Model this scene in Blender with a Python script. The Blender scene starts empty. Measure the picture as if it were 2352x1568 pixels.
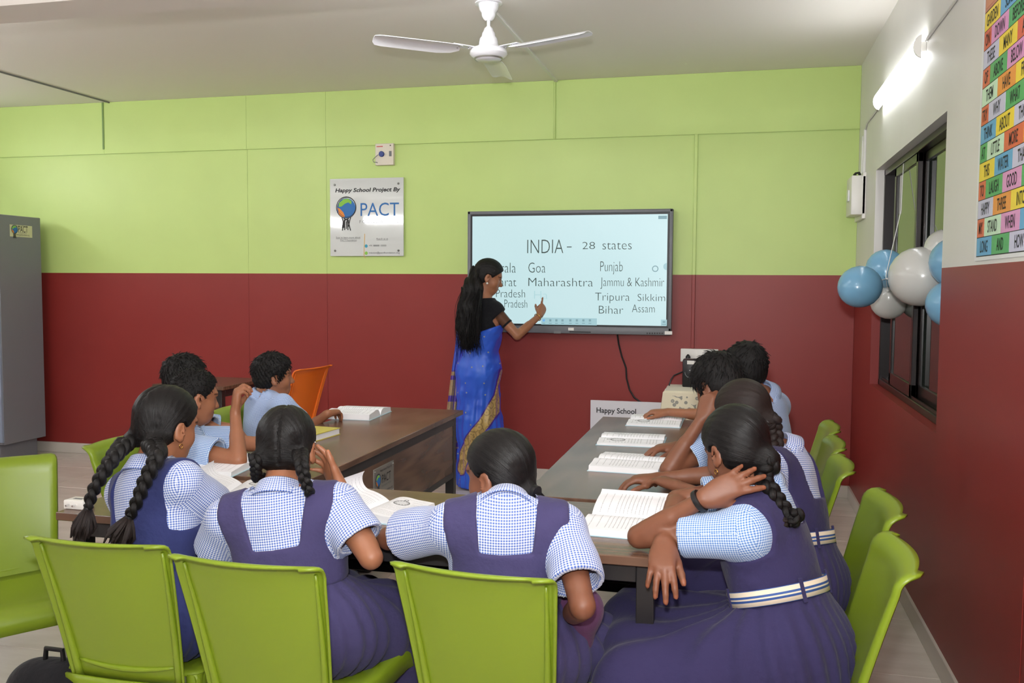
import bpy, bmesh, math, random
import numpy as np
from mathutils import Vector, Matrix
random.seed(4)
rng = np.random.default_rng(7)
scene = bpy.context.scene
COL = scene.collection
PI = math.pi

# ------------------------------------------------------------------ camera (solved from the room's vanishing points)
F, CX, CY, H = 2090.0, 1176.0, 784.0, 1.42          # focal length in px of the 2352x1568 frame, eye height
def _n(v):
    v = np.array(v, float); return v / np.linalg.norm(v)
_v1 = _n([-7273 - CX, 603 - CY, F]); _v2 = _n([1696 - CX, 655 - CY, F])
_X = -_v1; _Y = _n(_v2 - np.dot(_v2, _X) * _X); _Z = np.cross(_X, _Y)
CAMR = np.array([_X, _Y, _Z])                        # world = CAMR @ (right, down, forward)
cam_d = bpy.data.cameras.new('camera'); cam = bpy.data.objects.new('camera', cam_d); COL.objects.link(cam)
cam_d.sensor_width = 36; cam_d.lens = 36 * F / 2352; cam_d.clip_start = .02
_m = Matrix.Identity(4)
for i in range(3):
    _m[i][0] = CAMR[i, 0]; _m[i][1] = -CAMR[i, 1]; _m[i][2] = -CAMR[i, 2]
_m[2][3] = H
cam.matrix_world = _m
scene.camera = cam
def ray(px, py): return CAMR @ _n([(px - CX) / F, (py - CY) / F, 1])
def PY(px, py, y):
    d = ray(px, py); return np.array([0, 0, H]) + d * (y / d[1])
def PX(px, py, x):
    d = ray(px, py); return np.array([0, 0, H]) + d * (x / d[0])
def PZ(px, py, z):
    d = ray(px, py); return np.array([0, 0, H]) + d * ((z - H) / d[2])

# ------------------------------------------------------------------ world, lights, exposure
w = bpy.data.worlds.new('world'); scene.world = w; w.use_nodes = True
w.node_tree.nodes['Background'].inputs[0].default_value = (.35, .40, .45, 1)
w.node_tree.nodes['Background'].inputs[1].default_value = .05
scene.view_settings.view_transform = 'Standard'; scene.view_settings.look = 'None'
scene.view_settings.gamma = 1; scene.view_settings.use_curve_mapping = False
scene.view_settings.exposure = 0.0
TUBE_W = 34.0                                         # emission of the tube lamps
fl = bpy.data.lights.new('camera_flash', 'AREA'); fl.shape = 'DISK'; fl.size = .09; fl.energy = 100.0
flo = bpy.data.objects.new('camera_flash', fl); COL.objects.link(flo)
flo.location = (-.03, -.02, H + .20)
flo.rotation_euler = (math.radians(132), 0, math.radians(14))          # head tilted up: bounced off the ceiling

# ------------------------------------------------------------------ materials
def mat(name, col, rough=.6, spec=.5, metal=0, emit=None, estr=0, trans=0, ior=1.5, alpha=1, coat=0, sheen=0):
    m = bpy.data.materials.new(name); m.use_nodes = True
    b = m.node_tree.nodes['Principled BSDF']
    c = [((x / 255 + .055) / 1.055) ** 2.4 if x / 255 > .04045 else x / 255 / 12.92 for x in col]
    b.inputs['Base Color'].default_value = (*c, 1)
    b.inputs['Roughness'].default_value = rough; b.inputs['Specular IOR Level'].default_value = spec
    b.inputs['Metallic'].default_value = metal; b.inputs['IOR'].default_value = ior
    b.inputs['Transmission Weight'].default_value = trans; b.inputs['Alpha'].default_value = alpha
    b.inputs['Coat Weight'].default_value = coat
    if sheen: b.inputs['Sheen Weight'].default_value = sheen
    if emit:
        e = [(x / 255) ** 2.2 for x in emit]
        b.inputs['Emission Color'].default_value = (*e, 1); b.inputs['Emission Strength'].default_value = estr
    m.diffuse_color = (*c, 1)
    return m
def lin(col): return tuple(((x / 255 + .055) / 1.055) ** 2.4 if x / 255 > .04045 else x / 255 / 12.92 for x in col) + (1,)
class NT:
    """small helper to wire shader nodes"""
    def __init__(s, m): s.m = m; s.t = m.node_tree; s.b = s.t.nodes['Principled BSDF']
    def n(s, typ, **kw):
        x = s.t.nodes.new(typ)
        for k, v in kw.items(): setattr(x, k, v)
        return x
    def l(s, a, b): s.t.links.new(a, b)
    def math(s, op, a, b=None, c=None, clamp=False):
        x = s.n('ShaderNodeMath', operation=op); x.use_clamp = clamp
        for i, v in enumerate((a, b, c)):
            if v is None: continue
            if isinstance(v, (int, float)): x.inputs[i].default_value = v
            else: s.l(v, x.inputs[i])
        return x.outputs[0]
    def mix(s, fac, a, b):
        x = s.n('ShaderNodeMix', data_type='RGBA')
        if isinstance(fac, (int, float)): x.inputs[0].default_value = fac
        else: s.l(fac, x.inputs[0])
        for i, v in ((6, a), (7, b)):
            if isinstance(v, tuple): x.inputs[i].default_value = v
            else: s.l(v, x.inputs[i])
        return x.outputs[2]
    def noise(s, vec, scale, detail=3, rough=.5):
        x = s.n('ShaderNodeTexNoise'); x.inputs['Scale'].default_value = scale
        x.inputs['Detail'].default_value = detail; x.inputs['Roughness'].default_value = rough
        if vec is not None: s.l(vec, x.inputs['Vector'])
        return x.outputs[0]
    def mapping(s, vec, scale=(1, 1, 1), loc=(0, 0, 0), rot=(0, 0, 0)):
        x = s.n('ShaderNodeMapping'); s.l(vec, x.inputs[0])
        x.inputs['Scale'].default_value = scale; x.inputs['Location'].default_value = loc; x.inputs['Rotation'].default_value = rot
        return x.outputs[0]
    def geo(s): return s.n('ShaderNodeNewGeometry').outputs['Position']
    def uv(s): return s.n('ShaderNodeUVMap').outputs[0]
    def objc(s): return s.n('ShaderNodeTexCoord').outputs['Object']
    def sep(s, v):
        x = s.n('ShaderNodeSeparateXYZ'); s.l(v, x.inputs[0]); return x.outputs
    def bump(s, h, strength=.2, dist=.002):
        x = s.n('ShaderNodeBump'); x.inputs['Strength'].default_value = strength; x.inputs['Distance'].default_value = dist
        s.l(h, x.inputs['Height']); s.l(x.outputs[0], s.b.inputs['Normal'])
    def color(s, c): s.l(c, s.b.inputs['Base Color'])

GREEN, RED, WHITEW = (193, 217, 131), (138, 48, 44), (226, 224, 219)
def two_tone(name, top, bottom, zb):
    m = mat(name, top, .42, .4); t = NT(m); z = t.sep(t.geo())[2]
    nz = t.noise(t.geo(), 3.0, 2)
    up = t.math('GREATER_THAN', z, zb)
    c = t.mix(up, lin(bottom), lin(top))
    f = t.math('MULTIPLY_ADD', nz, .10, .95)
    x = t.n('ShaderNodeMix', data_type='RGBA', blend_type='MULTIPLY'); x.inputs[0].default_value = 1
    t.l(c, x.inputs[6]); t.l(f, x.inputs[7]); t.color(x.outputs[2])
    t.bump(t.noise(t.geo(), 260, 2), .12, .001)
    return m
M = {}
M['wall_back'] = two_tone('green_red_paint', GREEN, RED, 1.49)
M['wall_right'] = two_tone('white_red_paint', WHITEW, RED, 1.49)
M['ceiling'] = mat('ceiling_paint', (238, 233, 226), .7, .3); _t = NT(M['ceiling']); _t.bump(_t.noise(_t.geo(), 120, 2), .1, .001)
M['white_paint'] = mat('white_paint', (232, 231, 228), .5)
M['white_gloss'] = mat('white_enamel', (240, 240, 244), .22)
M['white_plastic'] = mat('white_plastic', (232, 230, 224), .35)
M['green_trim'] = mat('green_painted_casing', (180, 205, 118), .45)
M['red_trim'] = mat('red_painted_casing', RED, .45)
M['dark_green'] = mat('dark_green_line', (120, 150, 84), .5)
M['black'] = mat('black_plastic', (20, 20, 22), .4)
M['black_metal'] = mat('black_powder_coat', (40, 38, 39), .38)
M['alu'] = mat('dark_brown_aluminium', (34, 27, 27), .3, .6)
M['steel'] = mat('brushed_steel', (176, 174, 168), .35, .5, .8)
M['chrome'] = mat('chrome', (210, 210, 212), .12, .5, 1)
M['screw'] = mat('screw_metal', (110, 110, 105), .35, .5, .8)
M['ink'] = mat('black_ink', (34, 34, 36), .6)
M['ink_grey'] = mat('grey_ink', (120, 122, 124), .6)
M['ink_blue'] = mat('blue_ink', (46, 112, 178), .6)
M['ink_orange'] = mat('orange_ink', (226, 138, 56), .6)
M['ink_green'] = mat('green_ink', (136, 196, 70), .6)
M['ink_red'] = mat('red_ink', (196, 60, 60), .6)
M['ink_teal'] = mat('teal_ink', (60, 160, 190), .6)
M['ink_white'] = mat('white_ink', (240, 240, 240), .6)

def wood(name, c1, c2, rough=.3, spec=.5, axis=(2.2, 26, 26)):
    m = mat(name, c1, rough, spec); t = NT(m)
    v = t.mapping(t.objc(), axis)
    n1 = t.noise(v, 1.0, 5, .6)
    wv = t.n('ShaderNodeTexWave', wave_type='BANDS', bands_direction='Y'); wv.inputs['Scale'].default_value = .35
    wv.inputs['Distortion'].default_value = 9; wv.inputs['Detail'].default_value = 3; t.l(v, wv.inputs[0])
    f = t.math('MULTIPLY_ADD', wv.outputs[1], .45, t.math('MULTIPLY', n1, .6))
    t.color(t.mix(f, lin(c1), lin(c2)))
    t.bump(n1, .06, .0006)
    return m
M['wood'] = wood('walnut_laminate', (74, 53, 43), (118, 88, 70), .27, .5, (26, 2.2, 26))
M['wood_x'] = wood('walnut_laminate_long', (74, 53, 43), (118, 88, 70), .27, .5, (2.2, 26, 26))
M['wood_edge'] = wood('walnut_edge_band', (96, 66, 52), (124, 90, 72), .4, .4, (8, 8, 40))

# ------------------------------------------------------------------ mesh helpers
def link(o, parent=None):
    COL.objects.link(o)
    if parent is not None: o.parent = parent
    return o
def tag(o, label=None, cat=None, group=None, kind=None):
    if label: o['label'] = label
    if cat: o['category'] = cat
    if group: o['group'] = group
    if kind: o['kind'] = kind
    return o
def empty(name, loc, label=None, cat=None, group=None, rz=0):
    o = bpy.data.objects.new(name, None); o.empty_display_size = .05
    o.location = loc; o.rotation_euler = (0, 0, rz); COL.objects.link(o)
    return tag(o, label, cat, group)
def bm_obj(name, bm, m, parent=None, base=None, smooth=False, world=True):
    """one mesh object from a bmesh; world coordinates are rebased on the (unrotated) parent or base"""
    me = bpy.data.meshes.new(name)
    off = Vector((0, 0, 0))
    if world and parent is not None:
        off = Vector(parent.location)
        if parent.parent is not None: off = off + Vector(parent.parent.location)
    elif base is not None: off = Vector(base)
    if off.length > 0: bmesh.ops.translate(bm, verts=bm.verts, vec=-off)
    bmesh.ops.recalc_face_normals(bm, faces=bm.faces)
    bm.to_mesh(me); bm.free()
    for x in (m if isinstance(m, (list, tuple)) else [m]): me.materials.append(x)
    if smooth:
        for p in me.polygons: p.use_smooth = True
        if smooth != 'all': me.set_sharp_from_angle(angle=math.radians(38))
    o = bpy.data.objects.new(name, me); link(o, parent)
    if parent is None and base is not None: o.location = base
    return o
def add_box(bm, lo, hi, bev=0, seg=1, rot=None, mi=0):
    lo = Vector(lo); hi = Vector(hi)
    r = bmesh.ops.create_cube(bm, size=1)
    vs = r['verts']
    c = (lo + hi) / 2; s = hi - lo
    for v in vs: v.co = Vector((v.co.x * s.x, v.co.y * s.y, v.co.z * s.z))
    fs = set(f for v in vs for f in v.link_faces)
    if bev:
        es = list(set(e for v in vs for e in v.link_edges))
        g = bmesh.ops.bevel(bm, geom=es, offset=bev, segments=seg, affect='EDGES', profile=.5)
        vs = list(set(v for f in g['faces'] for v in f.verts) | set(v for v in vs if v.is_valid))
        fs = set(f for v in vs for f in v.link_faces)
    for f in fs: f.material_index = mi
    for v in vs:
        p = v.co
        if rot is not None: p = rot @ p
        v.co = p + c
    return vs
def add_tube(bm, pts, r, seg=8, cap=True, mi=0):
    pts = [Vector(p) for p in pts]; n = len(pts)
    rs = r if isinstance(r, (list, tuple, np.ndarray)) else [r] * n
    rings = []; up = Vector((0, 0, 1))
    t0 = (pts[1] - pts[0]).normalized()
    if abs(t0.dot(up)) > .9: up = Vector((1, 0, 0))
    nrm = (up - t0 * up.dot(t0)).normalized()
    for i in range(n):
        t = (pts[min(i + 1, n - 1)] - pts[max(i - 1, 0)]).normalized()
        nrm = (nrm - t * nrm.dot(t)).normalized(); b = t.cross(nrm)
        rings.append([bm.verts.new(pts[i] + (nrm * math.cos(2 * PI * k / seg) + b * math.sin(2 * PI * k / seg)) * rs[i]) for k in range(seg)])
    for i in range(n - 1):
        for k in range(seg):
            f = bm.faces.new((rings[i][k], rings[i][(k + 1) % seg], rings[i + 1][(k + 1) % seg], rings[i + 1][k])); f.material_index = mi
    if cap:
        for rg in (rings[0][::-1], rings[-1]):
            f = bm.faces.new(rg); f.material_index = mi
    return rings
def add_lathe(bm, prof, c=(0, 0, 0), seg=24, mi=0):
    c = Vector(c); rings = []
    for r, z in prof:
        if r < 1e-6: rings.append([bm.verts.new(c + Vector((0, 0, z)))])
        else: rings.append([bm.verts.new(c + Vector((r * math.cos(2 * PI * k / seg), r * math.sin(2 * PI * k / seg), z))) for k in range(seg)])
    for a, b in zip(rings, rings[1:]):
        for k in range(seg):
            k2 = (k + 1) % seg
            if len(a) == 1 and len(b) == 1: continue
            if len(a) == 1: f = bm.faces.new((a[0], b[k], b[k2]))
            elif len(b) == 1: f = bm.faces.new((a[k], b[0], a[k2]))
            else: f = bm.faces.new((a[k], b[k], b[k2], a[k2]))
            f.material_index = mi
def add_disc(bm, c, r, ax, ay, seg=24, mi=0, r_in=0, a0=0, a1=2 * PI):
    c = Vector(c); ax = Vector(ax); ay = Vector(ay); full = abs(a1 - a0 - 2 * PI) < 1e-6
    n = seg if full else seg + 1
    o = [bm.verts.new(c + (ax * math.cos(a0 + (a1 - a0) * k / seg) + ay * math.sin(a0 + (a1 - a0) * k / seg)) * r) for k in range(n)]
    if r_in:
        q = [bm.verts.new(c + (ax * math.cos(a0 + (a1 - a0) * k / seg) + ay * math.sin(a0 + (a1 - a0) * k / seg)) * r_in) for k in range(n)]
        for k in range(seg):
            k2 = (k + 1) % n
            f = bm.faces.new((o[k], o[k2], q[k2], q[k])); f.material_index = mi
    else:
        f = bm.faces.new(o); f.material_index = mi
def add_poly(bm, pts, mi=0):
    f = bm.faces.new([bm.verts.new(Vector(p)) for p in pts]); f.material_index = mi
def box_obj(name, lo, hi, m, parent=None, bev=0, base=None, seg=1):
    bm = bmesh.new(); add_box(bm, lo, hi, bev, seg); return bm_obj(name, bm, m, parent, base, smooth=bev > 0)
def tube_obj(name, pts, r, m, parent=None, base=None, seg=8):
    bm = bmesh.new(); add_tube(bm, pts, r, seg); return bm_obj(name, bm, m, parent, base, smooth=True)
def copy_tree(o, parent=None):
    c = o.copy(); COL.objects.link(c); c.parent = parent
    for ch in o.children:
        copy_tree(ch, c)
    return c

# flat lettering: queued, then turned into meshes in one go
TEXTQ = []
def text(s, size, pos, rot, m, parent, sx=1.0, align='LEFT', shear=0, name='lettering', bold=0, spacing=1.0):
    cu = bpy.data.curves.new(name, 'FONT'); cu.body = s; cu.size = size; cu.align_x = align; cu.align_y = 'BOTTOM_BASELINE'
    cu.resolution_u = 3; cu.shear = shear; cu.offset = bold; cu.space_character = spacing
    o = bpy.data.objects.new(name, cu); COL.objects.link(o)
    TEXTQ.append((o, Matrix.Translation(Vector(pos)) @ rot.to_4x4() @ Matrix.Diagonal((sx, 1, 1, 1)), m, parent, name))
def flush_text():
    dg = bpy.context.evaluated_depsgraph_get()
    for o, mtx, m, parent, name in TEXTQ:
        me = bpy.data.meshes.new_from_object(o.evaluated_get(dg))
        off = Vector((0, 0, 0))
        if parent is not None:
            off = Vector(parent.location)
            if parent.parent is not None: off = off + Vector(parent.parent.location)
        me.transform(Matrix.Translation(-off) @ mtx)
        me.materials.clear(); me.materials.append(m)
        me.name = name
        cu = o.data; bpy.data.objects.remove(o); bpy.data.curves.remove(cu)
        q = bpy.data.objects.new(name, me); link(q, parent)
    TEXTQ.clear()
ROT_BACK = Matrix.Rotation(PI / 2, 3, 'X')                                          # reads from the room on the back wall
ROT_RIGHT = Matrix.Rotation(-PI / 2, 3, 'Z') @ Matrix.Rotation(PI / 2, 3, 'X')       # on the right wall
ROT_PLUSX = Matrix.Rotation(PI / 2, 3, 'Z') @ Matrix.Rotation(PI / 2, 3, 'X')        # on a face looking to +X

# ================================================================== THE ROOM
YB, XR, XL, YF, ZC = 6.395, .75, -6.4, -1.9, 2.852
def struct(o): o['kind'] = 'structure'; return o
# floor with separate tiles
floor = struct(box_obj('floor', (XL, YF, -.12), (XR + .1, YB + .1, -.012), mat('tile_grout', (150, 144, 136), .8), base=(0, 0, 0)))
def marble():
    m = mat('marble_tile', (214, 207, 197), .2, .5); t = NT(m)
    oi = t.n('ShaderNodeObjectInfo')
    ad = t.n('ShaderNodeVectorMath', operation='ADD'); t.l(t.geo(), ad.inputs[0])
    sc = t.n('ShaderNodeVectorMath', operation='SCALE'); t.l(oi.outputs['Location'], sc.inputs[0]); sc.inputs['Scale'].default_value = 3.7; t.l(sc.outputs[0], ad.inputs[1])
    nz = t.noise(t.mapping(ad.outputs[0], (1.2, 5, 1)), 2.2, 6, .62)
    t.color(t.mix(t.math('MULTIPLY_ADD', nz, 1.6, -.35, clamp=True), lin((196, 187, 176)), lin((222, 216, 207))))
    return m
M['marble'] = marble()
TS = .6
bm = bmesh.new(); add_box(bm, (-TS / 2 + .001, -TS / 2 + .001, -.012), (TS / 2 - .001, TS / 2 - .001, 0), .0012)
tile_me = None
nx = int(math.ceil((XR - XL) / TS)); ny = int(math.ceil((YB - YF) / TS))
for i in range(nx):
    for j in range(ny):
        x = XR - .27 - TS * i; y = YB - .2 - TS * j
        if tile_me is None:
            o = bm_obj('tile', bm, M['marble'], floor, world=False); tile_me = o.data
        else:
            o = bpy.data.objects.new('tile', tile_me); link(o, floor)
        o.location = (x, y, 0)
# back wall: base with separate boards (joints left open between them)
wb = struct(box_obj('wall_back', (XL - .1, YB + .006, 0), (XR + .25, YB + .16, ZC), M['wall_back'], base=(0, 0, 0)))
BOARD = lambda x0, x1, z0, z1, yp=0: box_obj('board', (x0 + .0006, YB - yp, z0 + .0006), (x1 - .0006, YB + .008, z1 - .0006), M['wall_back'], wb, .0008)
j1 = PY(572, 700, YB)[0]; j2 = PY(752, 700, YB)[0]; j3 = PY(1597, 450, YB)[0]; u1 = PY(1275, 240, YB)[0]; u0 = PY(240, 290, YB)[0]
ZB = 2.445
for a, b in ((XL, j1), (j1, j2), (j2, j3), (j3, XR)): BOARD(a, b, 0, ZB)
for a, b in ((XL, u0), (u0, j1), (j1, j2), (j2, u1), (u1, XR)): BOARD(a, b, ZB, ZC, .010)
# right wall with the window opening
WY0, WY1, WZ0, WZ1 = 3.765, 5.59, .855, 2.08
bm = bmesh.new()
T = .24
add_box(bm, (XR, YF, 0), (XR + T, WY0, ZC)); add_box(bm, (XR, WY1, 0), (XR + T, YB + .008, ZC))
add_box(bm, (XR, WY0, 0), (XR + T, WY1, WZ0)); add_box(bm, (XR, WY0, WZ1), (XR + T, WY1, ZC))
wr = struct(bm_obj('wall_right', bm, M['wall_right'], base=(0, 0, 0)))
tube_obj('wall_seam', [(XR - .0005, 2.62, .08), (XR - .0005, 2.62, 1.48)], .0012, M['red_trim'], wr, seg=4)
wl = struct(box_obj('wall_left', (XL - .15, YF, 0), (XL, YB, ZC), M['wall_right'], base=(0, 0, 0)))
wf = struct(box_obj('wall_front', (XL - .15, YF - .15, 0), (XR + T, YF, ZC), M['wall_right'], base=(0, 0, 0)))
ce = struct(box_obj('ceiling', (XL - .15, YF - .15, ZC), (XR + T, YB + .16, ZC + .12), M['ceiling'], base=(0, 0, 0)))
b0 = PZ(0, 55, 2.55)[1]; b1 = PZ(0, 14, 2.55)[1]
box_obj('beam', (XL, b1, 2.55), (XR, b0, ZC + .01), M['ceiling'], ce)
M['skirting'] = mat('skirting_tile', (206, 199, 189), .3)
struct(box_obj('baseboard_back', (XL, YB - .012, 0), (XR, YB + .002, .084), M['skirting'], bev=.002, base=(0, 0, 0)))
struct(box_obj('baseboard_right', (XR - .012, YF, 0), (XR + .002, YB - .012, .084), M['skirting'], bev=.002, base=(0, 0, 0)))
# painted casings and wires on wall and ceiling
struct(box_obj('trim_1', (u1 - .008, YB - .020, ZB), (u1 + .008, YB - .008, ZC), M['green_trim'], bev=.002, base=(0, 0, 0)))
struct(box_obj('trim_2', (u0 - .012, YB - .016, ZB + .035), (u0 + .004, YB - .008, ZC), M['dark_green'], bev=.002, base=(0, 0, 0)))
struct(box_obj('trim_3', (j3 - .012, YB - .012, PY(1597, 800, YB)[2]), (j3 + .012, YB + .001, ZB), M['wall_back'], bev=.003, base=(0, 0, 0)))
struct(box_obj('trim_4', (-1.285, 4.62, ZC - .014), (-1.262, YB - .012, ZC + .001), M['white_paint'], bev=.002, base=(0, 0, 0)))
c0 = PZ(238, 230, ZC); c1 = PZ(0, 163, ZC)
struct(tube_obj('trim_5', [(c0[0], YB - .02, ZC - .006), (c1[0], c1[1], ZC - .006), (c1[0] - .01, 2.0, ZC - .006)], .006, mat('grey_cable', (120, 120, 118), .6), base=(0, 0, 0), seg=6))
struct(box_obj('trim_6', (XL, YB - .0135, ZB - .003), (XR, YB - .009, ZB + .001), M['green_trim'], base=(0, 0, 0)))

# window: frame, sashes with glass, dark louvred shutter behind
def window():
    wd = struct(empty('window_1', (XR + .1, (WY0 + WY1) / 2, WZ0)))
    fx0, fx1 = XR + .045, XR + .155
    bm = bmesh.new(); e = .035
    for lo, hi in (((fx0, WY0, WZ0), (fx1, WY1, WZ0 + e)), ((fx0, WY0, WZ1 - e), (fx1, WY1, WZ1)), ((fx0, WY0, WZ0), (fx1, WY0 + e, WZ1)), ((fx0, WY1 - e, WZ0), (fx1, WY1, WZ1))):
        add_box(bm, lo, hi, .003)
    bm_obj('window_frame', bm, M['alu'], wd, smooth=True)
    for k in range(3):                                   # sliding rails
        box_obj('rail', (fx0 + .012 + k * .033, WY0 + e, WZ0 + e), (fx0 + .016 + k * .033, WY1 - e, WZ0 + e + .012), M['alu'], wd)
    glass = mat('tinted_window_glass', (70, 78, 72), .03, .8, trans=.55, ior=1.7)
    L = (WY1 - WY0 - 2 * e)
    for k, (a, b, x) in enumerate(((4.62, 5.27, fx0 + .02), (WY0 + e, 4.66, fx0 + .052), (5.10, WY1 - e, fx0 + .084))):
        sm = bmesh.new(); q = .045
        for lo, hi in (((x - .012, a, WZ0 + e), (x + .012, a + q, WZ1 - e)), ((x - .012, b - q, WZ0 + e), (x + .012, b, WZ1 - e)),
                       ((x - .012, a, WZ0 + e), (x + .012, b, WZ0 + e + q + .02)), ((x - .012, a, WZ1 - e - q), (x + .012, b, WZ1 - e))):
            add_box(sm, lo, hi, .003)
        s = bm_obj('sash', sm, M['alu'], wd, smooth=True)
        box_obj('pane', (x - .003, a + q, WZ0 + e + q), (x + .003, b - q, WZ1 - e - q), glass, s)
        box_obj('latch', (x - .024, a + .012, 1.42), (x - .012, a + .03, 1.54), M['black'], s, .003)
    slat = None
    sm = mat('dark_shutter', (52, 50, 48), .5)
    for k in range(26):
        z = WZ0 + .04 + k * .046
        if slat is None:
            bm = bmesh.new(); add_box(bm, (-.004, (WY0 - WY1) / 2, -.024), (.004, (WY1 - WY0) / 2, .024), 0, rot=Matrix.Rotation(.6, 3, 'Y'))
            o = bm_obj('slat', bm, sm, wd, world=False); slat = o.data
        else:
            o = bpy.data.objects.new('slat', slat); link(o, wd)
        o.location = (XR + .2 - (XR + .1), -0.0, z - WZ0)
    box_obj('shutter_back', (XR + .232, WY0, WZ0), (XR + .24, WY1, WZ1), sm, wd)
    return wd
window()
# ================================================================== WALL THINGS
def tube_lamp(y0, y1, z, wall_x, sgn, label, group='wall tube lamps', power=None):
    """batten lamp along Y on a side wall; sgn = direction from the wall into the room"""
    t = empty('tube_lamp', (wall_x, (y0 + y1) / 2, z), label, 'lamp', group)
    box_obj('batten', (min(wall_x, wall_x + sgn * .022), y0 + .01, z - .022), (max(wall_x, wall_x + sgn * .022), y1 - .01, z + .022), M['white_plastic'], t, .003)
    nm_ = 'lamp_diffuser' if power is None else 'lamp_diffuser_small'
    em = bpy.data.materials.get(nm_) or mat(nm_, (250, 250, 250), .4, emit=(247, 250, 255), estr=power or TUBE_W)
    bm = bmesh.new()
    prof = [(math.sin(a) * .034, math.cos(a) * .046) for a in np.linspace(.12, PI - .12, 9)]
    rings = [[bm.verts.new((wall_x + sgn * (.020 + px), y, z + pz)) for px, pz in prof] for y in (y0 + .012, y1 - .012)]
    for k in range(8): bm.faces.new((rings[0][k], rings[0][k + 1], rings[1][k + 1], rings[1][k]))
    bm_obj('diffuser', bm, em, t, smooth='all')
    for y in (y0, y1 - .012):
        bm = bmesh.new()
        a = [bm.verts.new((wall_x + sgn * (.018 + px * 1.05), y, z + pz * 1.05)) for px, pz in prof]
        b = [bm.verts.new((wall_x + sgn * (.018 + px * 1.05), y + .012, z + pz * 1.05)) for px, pz in prof]
        bm.faces.new(a); bm.faces.new(b[::-1])
        for k in range(8): bm.faces.new((a[k], b[k], b[k + 1], a[k + 1]))
        bm.faces.new((a[0], a[-1], b[-1], b[0]))
        bm_obj('end_cap', bm, M['white_plastic'], t)
    return t
tube_lamp(4.20, 5.40, 2.43, XR, -1, 'glowing white tube lamp on the right wall above the window', power=11.0)
tube_lamp(-.2, 1.0, 2.43, XR, -1, 'tube lamp high on the right wall near the poster')
tube_lamp(-1.3, -.1, 2.40, XL, 1, 'tube lamp high on the left wall at its near end')
tube_lamp(2.3, 3.5, 2.40, XL, 1, 'added fill tube lamp, out of view high on the left wall')  # extra lamp added out of view to lift the far half
tube_lamp(4.3, 5.5, 2.40, XL, 1, 'added fill tube lamp, out of view on the left wall above the cupboard side')  # also added, unseen, for more light towards the back wall
# lamps on the wall behind the camera: built along Y, then turned to face the room
def turn(t, loc, rz):
    t.location = loc; t.rotation_euler = (0, 0, rz)
for x, nm in ((-5.65, 'tube lamp on the rear wall, further from the window wall'), (-1.7, 'tube lamp on the rear wall, nearer the window wall')):
    t = tube_lamp(-.6, .6, 0, 0, 1, nm); turn(t, (x, YF, 2.5), PI / 2)

for x, nm in ((-4.4, 'added fill tube lamp on the unseen far side of the ceiling beam, further from the window wall'), (-1.6, 'added fill tube lamp on the unseen far side of the ceiling beam, nearer the window wall')):  # lamps added above the frame to brighten back wall and far ceiling
    t = tube_lamp(-.6, .6, 0, 0, 1, nm); turn(t, (x, b0, 2.70), PI / 2)
# conduit from the lamp to the corner and the junction box
cv = mat('white_casing', (214, 213, 208), .45)
struct(tube_obj('trim_7', [(XR - .008, 5.38, 2.42), (XR - .006, 6.0, 2.415), (XR - .006, 6.12, 2.36), (XR - .006, 6.13, 2.33)], .006, cv, base=(0, 0, 0), seg=6))
struct(tube_obj('trim_8', [(XR - .006, 4.2, 2.452), (XR - .006, 2.9, 2.46), (XR - .006, 1.2, 2.46)], .006, cv, base=(0, 0, 0), seg=6))
for k, (y, nm) in enumerate(((6.07, 'trim_9'), (6.16, 'trim_10'))):
    struct(box_obj(nm, (XR - .014, y - .012, 2.0), (XR + .001, y + .012, 2.39 - .03 * k), M['white_paint'], bev=.003, base=(0, 0, 0)))
jb = empty('junction_box', (XR - .02, 6.11, 1.86), 'white electrical box with a switch in the corner left of the window', 'electrical box')
box_obj('enclosure', (XR - .085, 6.0, 1.86), (XR + .001, 6.26, 2.10), M['white_plastic'], jb, .006, seg=2)
box_obj('back_plate', (XR - .02, 6.0, 1.835), (XR + .001, 6.36, 2.12), M['white_plastic'], jb, .003)
box_obj('switch', (XR - .094, 6.09, 1.95), (XR - .084, 6.16, 2.02), M['white_gloss'], jb, .003)
bm = bmesh.new()
for k in range(3): add_tube(bm, [(XR - .05, 6.07 + .05 * k, 2.098), (XR - .055, 6.09 + .04 * k, 2.125), (XR - .03, 6.1 + .03 * k, 2.13), (XR - .012, 6.1 + .03 * k, 2.10)], .004, 6)
bm_obj('wires', bm, M['black'], jb, smooth=True)

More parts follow.
